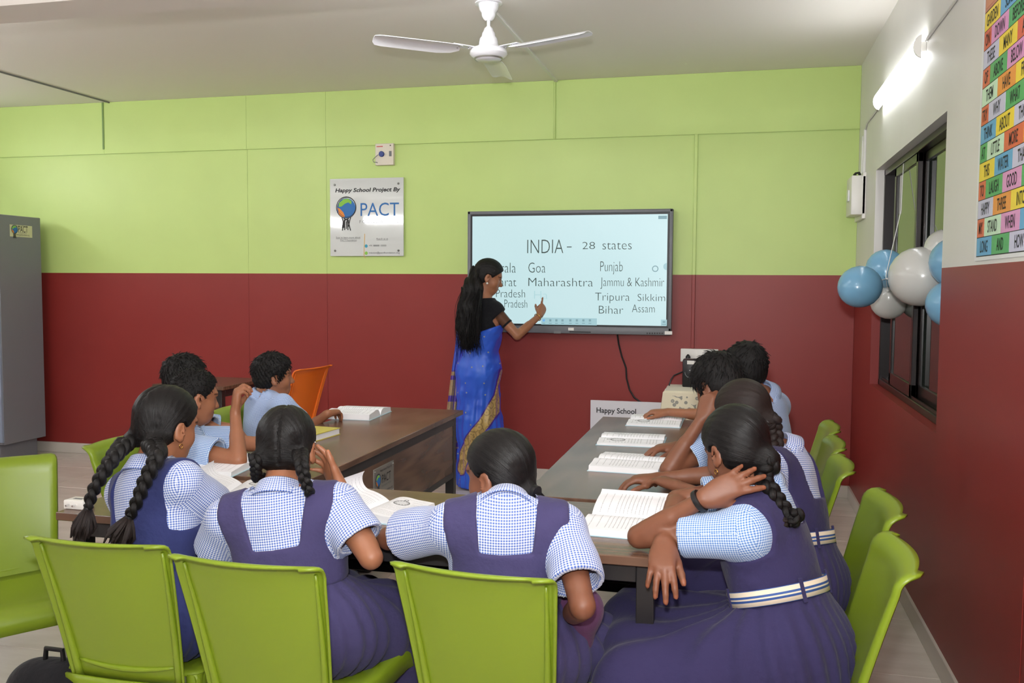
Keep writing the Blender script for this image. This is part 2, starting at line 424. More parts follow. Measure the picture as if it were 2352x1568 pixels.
# ---- interactive display
def display():
    x0, x1, z0, z1 = -1.899, -.44, 1.074, 1.938
    yf = YB - .085
    t = empty('interactive_display', ((x0 + x1) / 2, YB - .04, z0), 'large interactive whiteboard screen on the back wall listing Indian states', 'screen')
    fr = mat('grey_display_frame', (112, 114, 119), .4, .4)
    bm = bmesh.new()
    add_box(bm, (x0, yf, z0), (x0 + .024, YB - .02, z1), .006, 2); add_box(bm, (x1 - .024, yf, z0), (x1, YB - .02, z1), .006, 2)
    add_box(bm, (x0, yf, z1 - .024), (x1, YB - .02, z1), .006, 2); add_box(bm, (x0, yf, z0), (x1, YB - .02, z0 + .052), .006, 2)
    bm_obj('bezel', bm, fr, t, smooth=True)
    box_obj('housing', (x0 + .01, yf + .02, z0 + .01), (x1 - .01, YB - .012, z1 - .01), M['black'], t)
    sx0, sx1, sz0, sz1 = x0 + .024, x1 - .024, z0 + .052, z1 - .024
    box_obj('inner_border', (sx0, yf + .006, sz0), (sx1, yf + .03, sz1), M['black'], t)
    m = mat('lit_screen', (30, 34, 36), .25, .5, emit=(203, 234, 238), estr=.93)
    n = NT(m); zz = n.sep(n.geo())[2]; xx = n.sep(n.geo())[0]
    f = n.math('MULTIPLY_ADD', n.noise(n.geo(), 1.6, 1), .4, .3, clamp=True)
    n.l(n.mix(f, lin((192, 228, 232)), lin((214, 240, 243))), n.b.inputs['Emission Color'])
    ys = yf + .004
    scr = box_obj('screen', (sx0 + .012, ys, sz0 + .012), (sx1 - .012, yf + .02, sz1 - .012), m, t)
    ink = mat('screen_ink', (10, 12, 12), .4, emit=(46, 74, 66), estr=.5)
    faint = mat('screen_ink_faint', (60, 70, 70), .4, emit=(170, 214, 220), estr=.9)
    bar = mat('screen_toolbar', (40, 44, 46), .4, emit=(162, 204, 212), estr=.9)
    grey = mat('screen_icon', (40, 44, 46), .4, emit=(126, 166, 176), estr=.85)
    blue = mat('screen_icon_active', (40, 44, 46), .4, emit=(110, 178, 240), estr=.9)
    yt = ys - .0012
    def tx(s, px, py, pw, ph, m=ink, cap=True):
        """word by its pixel box on the display: left, baseline, width, cap height"""
        p = PY(px, py, yt); q = PY(px + pw, py, yt); r = PY(px, py - ph, yt)
        hh = (r[2] - p[2]); size = hh / .70
        cu = bpy.data.curves.new('w', 'FONT'); cu.body = s; cu.size = size
        o = bpy.data.objects.new('w', cu); COL.objects.link(o); bpy.context.view_layer.update(); wd = o.dimensions.x
        bpy.data.objects.remove(o); bpy.data.curves.remove(cu)
        text(s, size, (p[0], yt, p[2]), ROT_BACK, m, scr, sx=(q[0] - p[0]) / max(wd, 1e-4), bold=-.016 * size)
    for a in (('INDIA', 1208, 582, 84, 33), ('28', 1336, 572, 30, 17), ('states', 1382, 573, 68, 22), ('Goa', 1212, 626, 40, 24), ('Punjab', 1377, 623, 52, 24),
              ('Kerala', 1120, 626, 63, 24), ('Gujarat', 1112, 657, 73, 21), ('Maharashtra', 1211, 657, 149, 20), ('Jammu & Kashmir', 1380, 657, 147, 21),
              ('Uttar Pradesh', 1084, 682, 121, 19), ('Pradesh', 1157, 706, 53, 19), ('Tripura', 1366, 690, 80, 19), ('Sikkim', 1463, 691, 64, 17),
              ('Bihar', 1373, 720, 57, 19), ('Assam', 1451, 717, 53, 19)):
        tx(*a)
    tx('Ha', 1224, 686, 32, 19, faint)
    def rect(name, px0, py0, px1, py1, m, dy=0, parent=scr):
        a = PY(px0, py1, yt); b = PY(px1, py0, yt)
        bm = bmesh.new(); add_poly(bm, [(a[0], yt - dy, a[2]), (b[0], yt - dy, a[2]), (b[0], yt - dy, b[2]), (a[0], yt - dy, b[2])]); return bm_obj(name, bm, m, parent)
    rect('dash', 1302, 566, 1313, 568, ink)
    rect('toolbar', 1243, 731, 1371, 745, bar)
    for k, px in enumerate((1249, 1264, 1278, 1292, 1310, 1325, 1340, 1355)):
        rect('icon', px - 2.5, 733, px + 2.5, 738, blue if k == 0 else grey, .0006)
        rect('icon_caption', px - 3.2, 741.5, px + 3.2, 743, grey, .0006)
    rect('corner_button', 1518, 734, 1532, 748, bar); rect('icon', 1522, 737, 1528, 741, grey, .0006); rect('icon_caption', 1520, 744, 1530, 745.4, grey, .0006)
    rect('badge', 1512, 495, 1532, 503, grey)
    c = PY(1505, 617, yt)
    bm = bmesh.new(); add_disc(bm, (c[0], yt, c[2]), .022, (1, 0, 0), (0, 0, 1), 24, r_in=.0155); bm_obj('ring_icon', bm, grey, scr)
    c = PY(1538, 612, yt); bm = bmesh.new(); add_disc(bm, (sx1 - .013, yt, c[2]), .024, (1, 0, 0), (0, 0, 1), 16, a0=PI / 2, a1=1.5 * PI); bm_obj('edge_tab', bm, bar, scr)
    yb = yf - .0006
    def rb(name, px0, py0, px1, py1, m):
        a = PY(px0, py1, yb); b = PY(px1, py0, yb); return box_obj(name, (a[0], yb, a[2]), (b[0], yf + .002, b[2]), m, t)
    rb('maker_plate', 1272, 759.5, 1288, 765.5, mat('plate_grey', (120, 122, 124), .4))
    st = rb('sticker', 1305, 752.5, 1318, 758.5, M['white_plastic'])
    rb('port_slot', 1308, 761.5, 1357, 763, M['black'])
    rb('sticker', 1526.5, 760.5, 1544, 768, M['white_plastic'])
    for k in range(7): rb('button', 1485 + k * 5.7, 763.6, 1488.4 + k * 5.7, 767, M['black'])
display()
cab = PY(1418, 772, YB - .01)
tag(tube_obj('power_cable', [PY(1418, 768, YB - .03), PY(1421, 790, YB - .012), PY(1428, 818, YB - .008), PY(1438, 845, YB - .008), PY(1439, 868, YB - .008), PY(1446, 895, YB - .008), PY(1457, 913, YB - .01), PY(1475, 926, YB - .015), PY(1500, 950, YB - .03)], .006, M['black'], base=tuple(PY(1475, 926, YB - .015))),
    'black power cable hanging below the interactive screen', 'cable')

# ---- foundation sign
def logo(parent, c, s, ax, ay, n, name='emblem', tiny=False):
    """globe of green, blue and orange fields held up by figures, inside a drawn ring; s = ring radius"""
    c = Vector(c); ax = Vector(ax); ay = Vector(ay); n = Vector(n)
    P = lambda u, v, k=1: c + ax * (u * s) + ay * (v * s) + n * (.0004 * k)
    bm = bmesh.new()
    mats = [M['ink_blue'], M['ink_green'], M['ink_orange'], M['ink']]
    bl = [P(.92 * math.cos(a), .92 * math.sin(a) - .08) for a in np.linspace(0, 2 * PI, 25)[:-1]]
    add_poly(bm, bl, 0)
    add_poly(bm, [P(-.72, .42, 2), P(-.75, .06, 2), P(-.45, .10, 2), P(-.1, .36, 2), P(.2, .46, 2), P(.48, .28, 2), P(.55, .55, 2), P(.2, .80, 2), P(-.25, .76, 2)], 1)
    add_poly(bm, [P(-.9, 0, 2), P(-.62, -.1, 2), P(-.28, -.45, 2), P(-.12, -.85, 2), P(-.4, -.86, 2), P(-.72, -.6, 2)], 2)
    add_disc(bm, P(0, 0, 3), s, ax, ay, 28, 3, r_in=s * .93)
    add_disc(bm, P(.05, .03, 3), s * .9, ax, ay, 28, 3, r_in=s * .865)
    for a, b in (((-.42, -.9), (-.2, -1.75)), ((.42, -.9), (.2, -1.75)), ((-.25, -1.2), (.25, -1.0)), ((.25, -1.2), (-.25, -1.0)), ((-.2, -1.1), (-.4, -2.1)), ((-.15, -1.1), (-.16, -2.05)), ((.15, -1.1), (.42, -2.1)), ((.1, -1.2), (.16, -2.05)), ((0, -1.25), (0, -1.95))):
        d = Vector((b[0] - a[0], b[1] - a[1], 0)).normalized(); q = (-d.y * .045, d.x * .045)
        add_poly(bm, [P(a[0] + q[0], a[1] + q[1], 3), P(a[0] - q[0], a[1] - q[1], 3), P(b[0] - q[0], b[1] - q[1], 3), P(b[0] + q[0], b[1] + q[1], 3)], 3)
    add_poly(bm, [P(-.34, -1.25, 4), P(-.18, -1.25, 4), P(-.14, -1.85, 4), P(-.44, -1.85, 4)], 3)
    bm_obj(name, bm, mats, parent)
def sign():
    p0 = PY(759, 588, YB - .02); p1 = PY(927, 407, YB - .02)
    x0, x1, z0, z1 = p0[0], p1[0], p0[2], p1[2]
    t = empty('foundation_sign', ((x0 + x1) / 2, YB - .012, z0), 'clear acrylic plaque with globe emblem on the green wall', 'sign')
    ac = mat('frosted_acrylic', (209, 213, 210), .04, .6, coat=1)
    y = YB - .022
    box_obj('plate', (x0, y, z0), (x1, y + .008, z1), ac, t, .001)
    for x in (x0 + .04, x1 - .04):
        for z in (z0 + .04, z1 - .045):
            bm = bmesh.new(); add_lathe(bm, [(0, 0), (.008, 0), (.008, .003), (.005, .005), (0, .005)], seg=12)
            bmesh.ops.rotate(bm, verts=bm.verts, matrix=Matrix.Rotation(PI / 2, 3, 'X')); bmesh.ops.translate(bm, verts=bm.verts, vec=(x, y, z))
            bm_obj('screw', bm, M['screw'], t)
            box_obj('spacer', (x - .008, y + .008, z - .008), (x + .008, YB, z + .008), M['screw'], t)
    ys = y - .0006
    W = x1 - x0
    def tx(s, u, v, h, wfrac, m=M['ink'], shear=0, bold=0, spacing=1):
        cu = bpy.data.curves.new('w', 'FONT'); cu.body = s; cu.size = h / .7; cu.space_character = spacing
        o = bpy.data.objects.new('w', cu); COL.objects.link(o); bpy.context.view_layer.update(); wd = o.dimensions.x
        bpy.data.objects.remove(o); bpy.data.curves.remove(cu)
        text(s, h / .7, (x0 + u * W, ys, z1 - v * W), ROT_BACK, m, t, sx=wfrac * W / wd, shear=shear, bold=bold, spacing=spacing)
    tx('Happy School Project By', .07, .17, .028, .87, shear=.2, bold=.0012)
    tx('PACT', .405, .475, .098, .52, M['ink_blue'])
    tx('FOUNDATION', .40, .565, .022, .52, M['ink_grey'], spacing=1.5)
    tx('Scan to learn more about', .08, .755, .012, .335); tx('PACT Foundation', .14, .79, .012, .225)
    tx('Reach us at', .635, .775, .012, .155)
    tx('mission@pactfoundation.org', .53, .95, .0125, .415)
    tx('+91 88888 10000', .53, .86, .0125, .235)
    for v, mm in ((.855, M['ink_teal']), (.945, M['ink_green'])):
        bm = bmesh.new(); add_disc(bm, (x0 + .495 * W, ys, z1 - v * W), .0125, (1, 0, 0), (0, 0, 1), 20); bm_obj('contact_icon', bm, mm, t)
    for u0, u1, v in ((.08, .415, .763), (.14, .365, .798), (.635, .79, .783)):
        bm = bmesh.new(); a, b, z = x0 + u0 * W, x0 + u1 * W, z1 - v * W; add_poly(bm, [(a, ys, z), (b, ys, z), (b, ys, z + .0014), (a, ys, z + .0014)]); bm_obj('underline', bm, M['ink'], t)
    bm = bmesh.new(); q = [(x0 + .475 * W, z1 - .70 * W), (x0 + .47 * W, z1 - .85 * W), (x0 + .465 * W, z1 - .97 * W), (x0 + .475 * W, z1 - 1.0 * W), (x0 + .49 * W, z1 - 1.012 * W)]
    for a, b in zip(q, q[1:]): add_poly(bm, [(a[0] - .003, ys, a[1]), (b[0] - .003, ys, b[1]), (b[0] + .003, ys, b[1]), (a[0] + .003, ys, a[1])])
    bm_obj('divider_stroke', bm, mat('pale_orange_ink', (216, 178, 110), .6), t)
    logo(t, (x0 + .225 * W, ys, z1 - .365 * W), .082, (1, 0, 0), (0, 0, 1), (0, -1, 0))
sign()

# ---- alarm / bell push panel
def panel():
    a = PY(863, 380, YB - .02); b = PY(905, 329, YB - .02)
    t = empty('alarm_panel', ((a[0] + b[0]) / 2, YB, a[2]), 'small cream wall box with blue knob above the acrylic plaque', 'switch box')
    y = YB - .03
    box_obj('casing', (a[0], y, a[2]), (b[0], YB + .001, b[2]), mat('cream_plastic', (222, 214, 196), .4), t, .003)
    W = b[0] - a[0]; Hh = b[2] - a[2]
    bm = bmesh.new(); add_lathe(bm, [(0, .014), (.018, .014), (.021, .010), (.021, 0)], seg=20)
    bmesh.ops.rotate(bm, verts=bm.verts, matrix=Matrix.Rotation(PI / 2, 3, 'X')); bmesh.ops.translate(bm, verts=bm.verts, vec=(a[0] + .36 * W, y, b[2] - .49 * Hh))
    bm_obj('knob', bm, mat('blue_knob', (38, 58, 132), .35), t, smooth=True)
    box_obj('rocker_switch', (a[0] + .76 * W, y - .004, b[2] - .6 * Hh), (a[0] + .89 * W, y + .001, b[2] - .36 * Hh), M['ink_grey'], t, .001)
    bm = bmesh.new(); add_disc(bm, (a[0] + .83 * W, y - .0006, b[2] - .1 * Hh), .005, (1, 0, 0), (0, 0, 1), 12); bm_obj('indicator', bm, M['ink'], t)
    bm = bmesh.new(); add_tube(bm, [(a[0] + .2 * W, y - .012, b[2] - .52 * Hh), (a[0] + .02 * W, y - .016, b[2] - .66 * Hh), (a[0] - .1 * W, y - .012, b[2] - .75 * Hh), (a[0] - .05 * W, y - .01, b[2] - .86 * Hh), (a[0] + .1 * W, y - .004, b[2] - .86 * Hh), (a[0] + .12 * W, y, b[2] - .9 * Hh)], .0025, 6)
    bm_obj('wire', bm, M['ink_grey'], t, smooth=True)
    bm = bmesh.new(); add_poly(bm, [(a[0] + .08 * W, y - .0006, b[2] - .155 * Hh), (a[0] + .42 * W, y - .0006, b[2] - .155 * Hh), (a[0] + .42 * W, y - .0006, b[2] - .115 * Hh), (a[0] + .08 * W, y - .0006, b[2] - .115 * Hh)]); bm_obj('red_mark', bm, M['ink_red'], t)
panel()

# ---- socket board, charger, table with lace cloth, leaning sign
def corner_things():
    a = PY(1563, 830, YB - .02); b = PY(1650, 802, YB - .02)
    t = empty('socket_board', ((a[0] + b[0]) / 2, YB, a[2]), 'white switch and socket board on the red wall right of the screen', 'socket')
    box_obj('plate', (a[0], YB - .03, a[2]), (b[0], YB + .001, b[2]), M['white_plastic'], t, .004, seg=2)
    for k in range(2): box_obj('rocker_switch', (b[0] - .05 - .04 * k, YB - .036, a[2] + .025), (b[0] - .025 - .04 * k, YB - .028, b[2] - .025), M['white_gloss'], t, .002)
    bm = bmesh.new(); c = PY(1580, 822, YB - .06)
    add_lathe(bm, [(0, .0), (.018, 0), (.016, .02), (.006, .034), (0, .036)], seg=14); bmesh.ops.translate(bm, verts=bm.verts, vec=(c[0], YB - .045, c[2] - .01))
    p = tag(bm_obj('power_plug', bm, M['black'], base=(c[0], YB - .045, c[2] - .01), smooth=True), 'black plug pushed into the white socket board', 'plug')
    # table under the lace cloth
    zt = .745; x0 = PY(1531, 885, 6.0)[0]; x1 = x0 + .62; y0, y1 = 5.86, 6.25
    tb = empty('side_table', ((x0 + x1) / 2, 6.13, 0), 'small side table under the cream lace cloth', 'table')
    box_obj('tabletop', (x0 + .01, y0 + .01, zt - .03), (x1 - .01, y1, zt - .004), M['wood_x'], tb, .003)
    for x in (x0 + .03, x1 - .06):
        for y in (y0 + .03, y1 - .06): box_obj('leg', (x, y, 0), (x + .03, y + .03, zt - .03), M['black_metal'], tb, .002)
    lm = mat('cream_lace', (226, 216, 184), .8, sheen=.3); n = NT(lm); v = n.geo()
    vo = n.n('ShaderNodeTexVoronoi'); vo.inputs['Scale'].default_value = 24; n.l(n.mapping(v, (1, 1.0, 1)), vo.inputs[0])
    f = n.math('GREATER_THAN', n.math('SINE', n.math('MULTIPLY', vo.outputs[0], 9.0)), .55)
    zf = n.math('LESS_THAN', n.sep(v)[2], zt - .03)
    n.color(n.mix(n.math('MULTIPLY', f, zf), lin((226, 217, 190)), lin((150, 148, 138))))
    bm = bmesh.new()
    N = 40; loop = []
    per = [(x0, y0), (x1, y0), (x1, y1), (x0, y1)]
    pts = []
    for (ax, ay), (bx, by) in zip(per, per[1:] + per[:1]):
        for k in range(12): pts.append((ax + (bx - ax) * k / 12, ay + (by - ay) * k / 12))
    cxm, cym = (x0 + x1) / 2, (y0 + y1) / 2
    rows = []
    for z, gr, wv in ((zt, .0, 0), (zt - .012, .012, .001), (zt - .08, .018, .004), (zt - .16, .024, .008), (zt - .24, .030, .012)):
        rows.append([bm.verts.new((x + gr * (1 if x > cxm else -1) + wv * math.sin(k * 1.3), min(YB - .01, y + gr * (1 if y > cym else -1) + wv * math.sin(k * 1.7)), z)) for k, (x, y) in enumerate(pts)])
    for ra, rb in zip(rows, rows[1:]):
        for k in range(len(pts)): bm.faces.new((ra[k], rb[k], rb[(k + 1) % len(pts)], ra[(k + 1) % len(pts)]))
    bm.faces.new(rows[0])
    tag(bm_obj('lace_cloth', bm, lm, base=(cxm, cym, zt - .24), smooth=True), 'cream lace cloth draped over the side table in the corner', 'tablecloth')
    c0 = PY(1567, 890, 6.12); c1 = PY(1612, 826, 6.12)
    ch = empty('power_unit', ((c0[0] + c1[0]) / 2, 6.16, zt), 'black power unit standing on the lace covered table', 'power unit')
    box_obj('casing', (c0[0], 6.10, zt), (c1[0] + .01, 6.22, c1[2]), M['black'], ch, .008, seg=2)
    bm = bmesh.new(); add_disc(bm, (c0[0] + .055, 6.0985, zt + .10), .04, (1, 0, 0), (0, 0, 1), 20, r_in=.036, a0=PI, a1=2 * PI); bm_obj('curved_mark', bm, M['ink_grey'], ch)
    for k in range(3): box_obj('indicator', (c0[0] + .045 + .012 * k, 6.097, zt + .11), (c0[0] + .051 + .012 * k, 6.101, zt + .115), M['ink_white'], ch)
    box_obj('label', (c0[0] + .03, 6.097, c1[2] - .03), (c1[0] - .01, 6.101, c1[2] - .006), M['white_plastic'], ch)
    tag(tube_obj('thin_cable', [(c0[0] + .004, 6.14, zt + .10), PY(1548, 862, 6.12), PY(1541, 872, 6.10), PY(1537, 884, 6.10), (x0 + .01, 6.10, zt + .006)], .005, M['black'], base=(x0, 6.1, zt)), 'thin black cable curving down from the power unit', 'cable')
    # white board leaning on the wall
    a = PY(1357, 990, 6.30); b = PY(1700, 918, 6.30)
    t = empty('leaning_sign', (a[0] + .5, 6.31, .36), 'white printed board leaning on the red wall behind the right table', 'sign')
    al = PY(1357, 918, 6.30); ar = PY(1530, 928, 6.30)
    bm = bmesh.new(); add_box(bm, (al[0], 6.29, .10), (al[0] + 1.15, 6.302, al[2]), .001)
    bm_obj('board', bm, mat('white_board', (218, 216, 222), .35), t)
    box_obj('prop_block', (al[0] + .1, 6.26, 0), (al[0] + 1.05, 6.36, .10), M['black_metal'], t)
    p = PY(1369, 947, 6.289); q = PY(1462, 950, 6.289)
    text('Happy School', .052, (p[0], 6.2885, p[2]), ROT_BACK, M['ink'], t, sx=.97, bold=.0008)
corner_things()

# ---- poster of sight words
def poster():
    t = empty('word_poster', (XR - .002, 2.75, 1.505), 'colourful poster grid of sight words on the right wall', 'poster')
    x = XR - .002
    y0 = 3.262; z0 = 1.503
    box_obj('sheet', (x - .001, 1.95, z0), (XR + .001, y0, 2.50), mat('poster_paper', (232, 232, 236), .3), t)
    cols = dict(b=(92, 168, 218), g=(74, 172, 100), l=(206, 204, 232), r=(222, 92, 66), m=(206, 238, 208), p=(226, 150, 206), o=(240, 150, 60), y=(246, 218, 58))
    MC = {k: mat('poster_' + n_, c, .35) for (k, c), n_ in zip(cols.items(), ('blue', 'green', 'lilac', 'red', 'mint', 'pink', 'orange', 'yellow'))}
    rows = ['b LONG|g AND|l HOW|o |y ', 'r MY|m STAND|p WHEN|b |g ', 'l HAPPY|o THREE|y INTO|r |m ', 'r TO|g LAUGH|p GOOD|g |b ', 'y THIS|b WATER|l THAT|p |o ',
            'g AT|m LITTLE|r MORE|o |l ', 'b THINK|y ABOUT|l THOSE|g |r ', 'r TRY|l WHY|g WHAT|o |b ', 'm THEM|o HAVE|y FROM|p |l ', 'r OF|g ABOVE|p BELOW|b |m ',
            'l THESE|y MANY|r AFTER|g |o ', 'r ON|p DOWN|g BEFORE|y |b ', 'y GARDEN|b SOME|l |o |r ']
    yl = 3.236; wfull = .187; rh = .0592; zb = 1.517
    ink = M['ink']
    for i, row in enumerate(rows):
        half = i % 2 == 1
        y = yl
        for k, cell in enumerate(row.split('|')):
            c, word = cell.split(' ', 1) if ' ' in cell else (cell[0], '')
            wd = (.085 if half else .178) if k == 0 else wfull
            z = zb + i * rh
            yb_ = max(y - wd, 1.97)
            box_obj('word_cell', (x - .0016, yb_ + .0012, z + .0012), (x - .0004, y - .0012, z + rh - .0012), MC[c], t)
            if word:
                cu = bpy.data.curves.new('w', 'FONT'); cu.body = word; cu.size = .052
                o = bpy.data.objects.new('w', cu); COL.objects.link(o); bpy.context.view_layer.update(); tw = o.dimensions.x
                bpy.data.objects.remove(o); bpy.data.curves.remove(cu)
                sx = min(.62, (wd - .02) / tw)
                text(word, .052, (x - .0022, (y + yb_) / 2 + tw * sx / 2, z + .0115), ROT_RIGHT, ink, t, sx=sx, bold=.0007)
            y -= wd
    zt = zb + len(rows) * rh
    box_obj('header', (x - .0016, 1.97, zt + .002), (x - .0004, yl, 2.47), mat('poster_header', (196, 116, 84), .35), t)
    box_obj('header_frame', (x - .0014, 2.0, zt + .008), (x - .0008, yl - .01, 2.462), M['ink_white'], t)
    box_obj('header_field', (x - .0022, 2.004, zt + .012), (x - .0008, yl - .014, 2.458), mat('poster_header_field', (206, 128, 84), .35), t)
    text('SIGHT', .075, (x - .0028, yl - .035, zt + .04), ROT_RIGHT, M['ink_white'], t, sx=.8, bold=.001)
    box_obj('grid_lines', (x - .0012, 1.965, zb - .002), (x - .0003, yl + .002, zt + .002), M['ink'], t)
poster()

# ---- ceiling fan
def fan():
    c = Vector((-1.268, 4.58, 0)); zb = 2.618
    t = empty('ceiling_fan', (c.x, c.y, zb), 'white three-blade ceiling fan hanging in front of the screen', 'fan')
    lay = lambda name, prof, m=M['white_gloss']: (lambda bm: (add_lathe(bm, prof, (c.x, c.y, 0), 28), bm_obj(name, bm, m, t, smooth=True))[1])(bmesh.new())
    lay('ceiling_canopy', [(0, ZC), (.052, ZC), (.052, ZC - .012), (.047, ZC - .035), (.037, ZC - .05), (.035, ZC - .066), (.026, ZC - .082), (.016, ZC - .09), (0, ZC - .09)])
    lay('mount_plate', [(0, ZC), (.07, ZC), (.07, ZC - .006), (0, ZC - .006)])
    lay('down_rod', [(.009, ZC - .085), (.009, zb + .10)])
    lay('lower_canopy', [(0, zb + .115), (.012, zb + .115), (.022, zb + .105), (.027, zb + .09), (.033, zb + .082), (.036, zb + .065), (.045, zb + .055), (.049, zb + .035), (.05, zb + .02), (0, zb + .02)])
    lay('motor', [(0, zb + .022), (.052, zb + .022), (.058, zb + .012), (.085, zb + .004), (.096, zb - .01), (.097, zb - .024), (.085, zb - .038), (.07, zb - .043), (.068, zb - .05), (.06, zb - .055), (0, zb - .057)])
    lay('trim_ring', [(.0725, zb - .0425), (.074, zb - .046), (.0705, zb - .0515), (.068, zb - .0505)], M['steel'])
    tip_l = PZ(872, 82, zb); tip_r = PZ(1346, 72, zb)
    aL = math.atan2(tip_l[1] - c.y, tip_l[0] - c.x); aR = math.atan2(tip_r[1] - c.y, tip_r[0] - c.x)
    a0 = (aR + (aL - 4 * PI / 3 if False else aL - 2 * PI / 3 * 1)) / 2 if False else aR
    for k in range(3):
        a = a0 + k * 2 * PI / 3
        ca, sa = math.cos(a), math.sin(a)
        def W(r, s, z):
            return Vector((c.x + r * ca - s * sa, c.y + r * sa + s * ca, z))
        bm = bmesh.new(); rows = []
        for r, hw in ((.15, .03), (.19, .052), (.26, .062), (.36, .062), (.46, .061), (.55, .060), (.585, .055), (.60, .036)):
            rows.append([bm.verts.new(W(r, s * hw, zb - .006 + s * hw * .17 - .016 * s * s * hw / .06 + .004)) for s in np.linspace(-1, 1, 7)])
        for ra, rb in zip(rows, rows[1:]):
            for i in range(6): bm.faces.new((ra[i], ra[i + 1], rb[i + 1], rb[i]))
        g = bmesh.ops.extrude_face_region(bm, geom=bm.faces[:])
        bmesh.ops.translate(bm, verts=[v for v in g['geom'] if isinstance(v, bmesh.types.BMVert)], vec=(0, 0, .003))
        b = bm_obj('blade', bm, M['white_gloss'], t, smooth=True)
        bm = bmesh.new(); p = [W(.085, -.02, zb), W(.085, .02, zb), W(.2, .03, zb + .002), W(.2, -.03, zb - .002)]
        vs = [bm.verts.new(q) for q in p]; f = bm.faces.new(vs); g = bmesh.ops.extrude_face_region(bm, geom=[f]); bmesh.ops.translate(bm, verts=[v for v in g['geom'] if isinstance(v, bmesh.types.BMVert)], vec=(0, 0, .004))
        bm_obj('blade_arm', bm, M['white_gloss'], t)
        for r, s in ((.105, -.01), (.105, .01), (.165, -.015), (.165, .015)):
            bm = bmesh.new(); bmesh.ops.create_uvsphere(bm, u_segments=8, v_segments=5, radius=.005, matrix=Matrix.Translation(W(r, s, zb - .004)))
            bm_obj('rivet', bm, M['chrome'], t, smooth='all')
fan()

# ---- balloons in the window recess
def balloon(c, r, col, tail, label, squash=1.18):
    m = bpy.data.materials.get('balloon_' + col) or mat('balloon_' + col, (124, 176, 208) if col == 'blue' else (210, 210, 204), .22, .5, trans=.12)
    c = Vector(c); d = Vector(tail).normalized()
    t = empty('balloon', c - Vector((0, 0, r)), label, 'balloon', 'balloons on the window')
    bm = bmesh.new()
    prof = []
    for a in np.linspace(0, PI, 16):
        z = -math.cos(a) * squash; rr = math.sin(a)
        if z > 0: rr *= (1 - .16 * (z / squash) ** 2)
        prof.append((max(rr * r, 0), z * r))
    prof[0] = (0, prof[0][1]); prof[-1] = (0.006, prof[-1][1] + .0)
    add_lathe(bm, prof + [(.004, prof[-1][1] + .008)], seg=22)
    q = Vector((0, 0, 1)).rotation_difference(d).to_matrix()
    for v in bm.verts: v.co = q @ v.co + c
    bm_obj('skin', bm, m, t, smooth='all')
    bm = bmesh.new(); add_lathe(bm, [(.004, squash * r), (.009, squash * r + .014), (.007, squash * r + .016), (0, squash * r + .014)], seg=10)
    for v in bm.verts: v.co = q @ v.co + c
    bm_obj('knot', bm, m, t, smooth='all')
    e = c + d * (squash * r + .012)
    if (knot - e).length > .012: tube_obj('string', [tuple(e), tuple(knot)], .0015, M['white_paint'], t, seg=5)
knot = Vector(PY(2035, 640, 4.72))
def bal(px, py, y, r, col, label, sq=1.12):
    c = Vector(PY(px, py, y)); balloon(c, r, col, knot - c, label, sq)
bal(1976, 658, 4.55, .098, 'blue', 'blue balloon nearest the green wall, leftmost of the bunch', 1.15)
bal(2034, 617, 4.86, .095, 'blue', 'blue balloon between the leftmost one and the big white one', 1.1)
bal(2112, 635, 4.30, .130, 'white', 'biggest balloon, pearly white in the middle of the bunch', 1.16)
bal(2042, 690, 4.92, .092, 'white', 'white balloon hanging lowest under the blue ones', 1.08)
bal(2172, 572, 4.28, .088, 'white', 'white balloon topmost of the bunch, half hidden by the wall edge', 1.1)
bal(2196, 602, 4.08, .105, 'blue', 'blue balloon right of the big white one, upper of two at the wall edge', 1.1)
bal(2183, 698, 4.02, .095, 'blue', 'blue balloon lower right under the big white one at the wall edge', 1.15)

# ---- steel cabinet
def cabinet():
    xr_, yb_, yf_ = -5.49, 6.27, 5.86
    pr = PX(8, 1025, xr_); yf_ = pr[1]
    t = empty('steel_cabinet', (-5.95, 6.0, 0), 'tall grey steel cupboard against the back wall on the far left', 'cabinet')
    g = mat('grey_powder_coat', (122, 124, 131), .42, .4); g2 = mat('blue_grey_door', (140, 152, 172), .4, .4)
    box_obj('body', (xr_ - .88, yf_ + .012, .15), (xr_, yb_, 1.93), g, t, .004)
    box_obj('plinth', (xr_ - .87, yf_ + .04, 0), (xr_ - .07, yb_ - .02, .15), g, t, .003)
    for k in range(2):
        d = box_obj('door', (xr_ - .878 + .44 * k, yf_ - .006, .17), (xr_ - .442 + .44 * k, yf_ + .014, 1.91), g2, t, .003)
        box_obj('handle', (xr_ - .50 + .09 * k, yf_ - .03, .98), (xr_ - .485 + .09 * k, yf_ - .004, 1.12), M['chrome'], d, .003)
    a = PX(22, 515, xr_); b = PX(74, 546, xr_)
    s = box_obj('sticker', (xr_ - .0006, a[1], b[2]), (xr_ + .0012, b[1], a[2]), mat('sticker_cream', (206, 204, 168), .4), t)
    L = b[1] - a[1]; Z = a[2] - b[2]; xs = xr_ + .0018
    logo(s, (xs, a[1] + .2 * L, b[2] + .62 * Z), .034, (0, 1, 0), (0, 0, 1), (1, 0, 0))
    text('PACT', .072, (xs, a[1] + .36 * L, b[2] + .40 * Z), ROT_PLUSX, M['ink'], s, sx=L * .42 / .17)
    text('Happy School Project By', .017, (xs, a[1] + .25 * L, b[2] + .86 * Z), ROT_PLUSX, M['ink'], s, sx=L * .6 / .19)
    text('FOUNDATION', .014, (xs, a[1] + .36 * L, b[2] + .29 * Z), ROT_PLUSX, M['ink_grey'], s, sx=L * .42 / .105)
    text('www.pactfoundation.org', .020, (xs, a[1] + .28 * L, b[2] + .12 * Z), ROT_PLUSX, M['ink'], s, sx=L * .64 / .22)
cabinet()

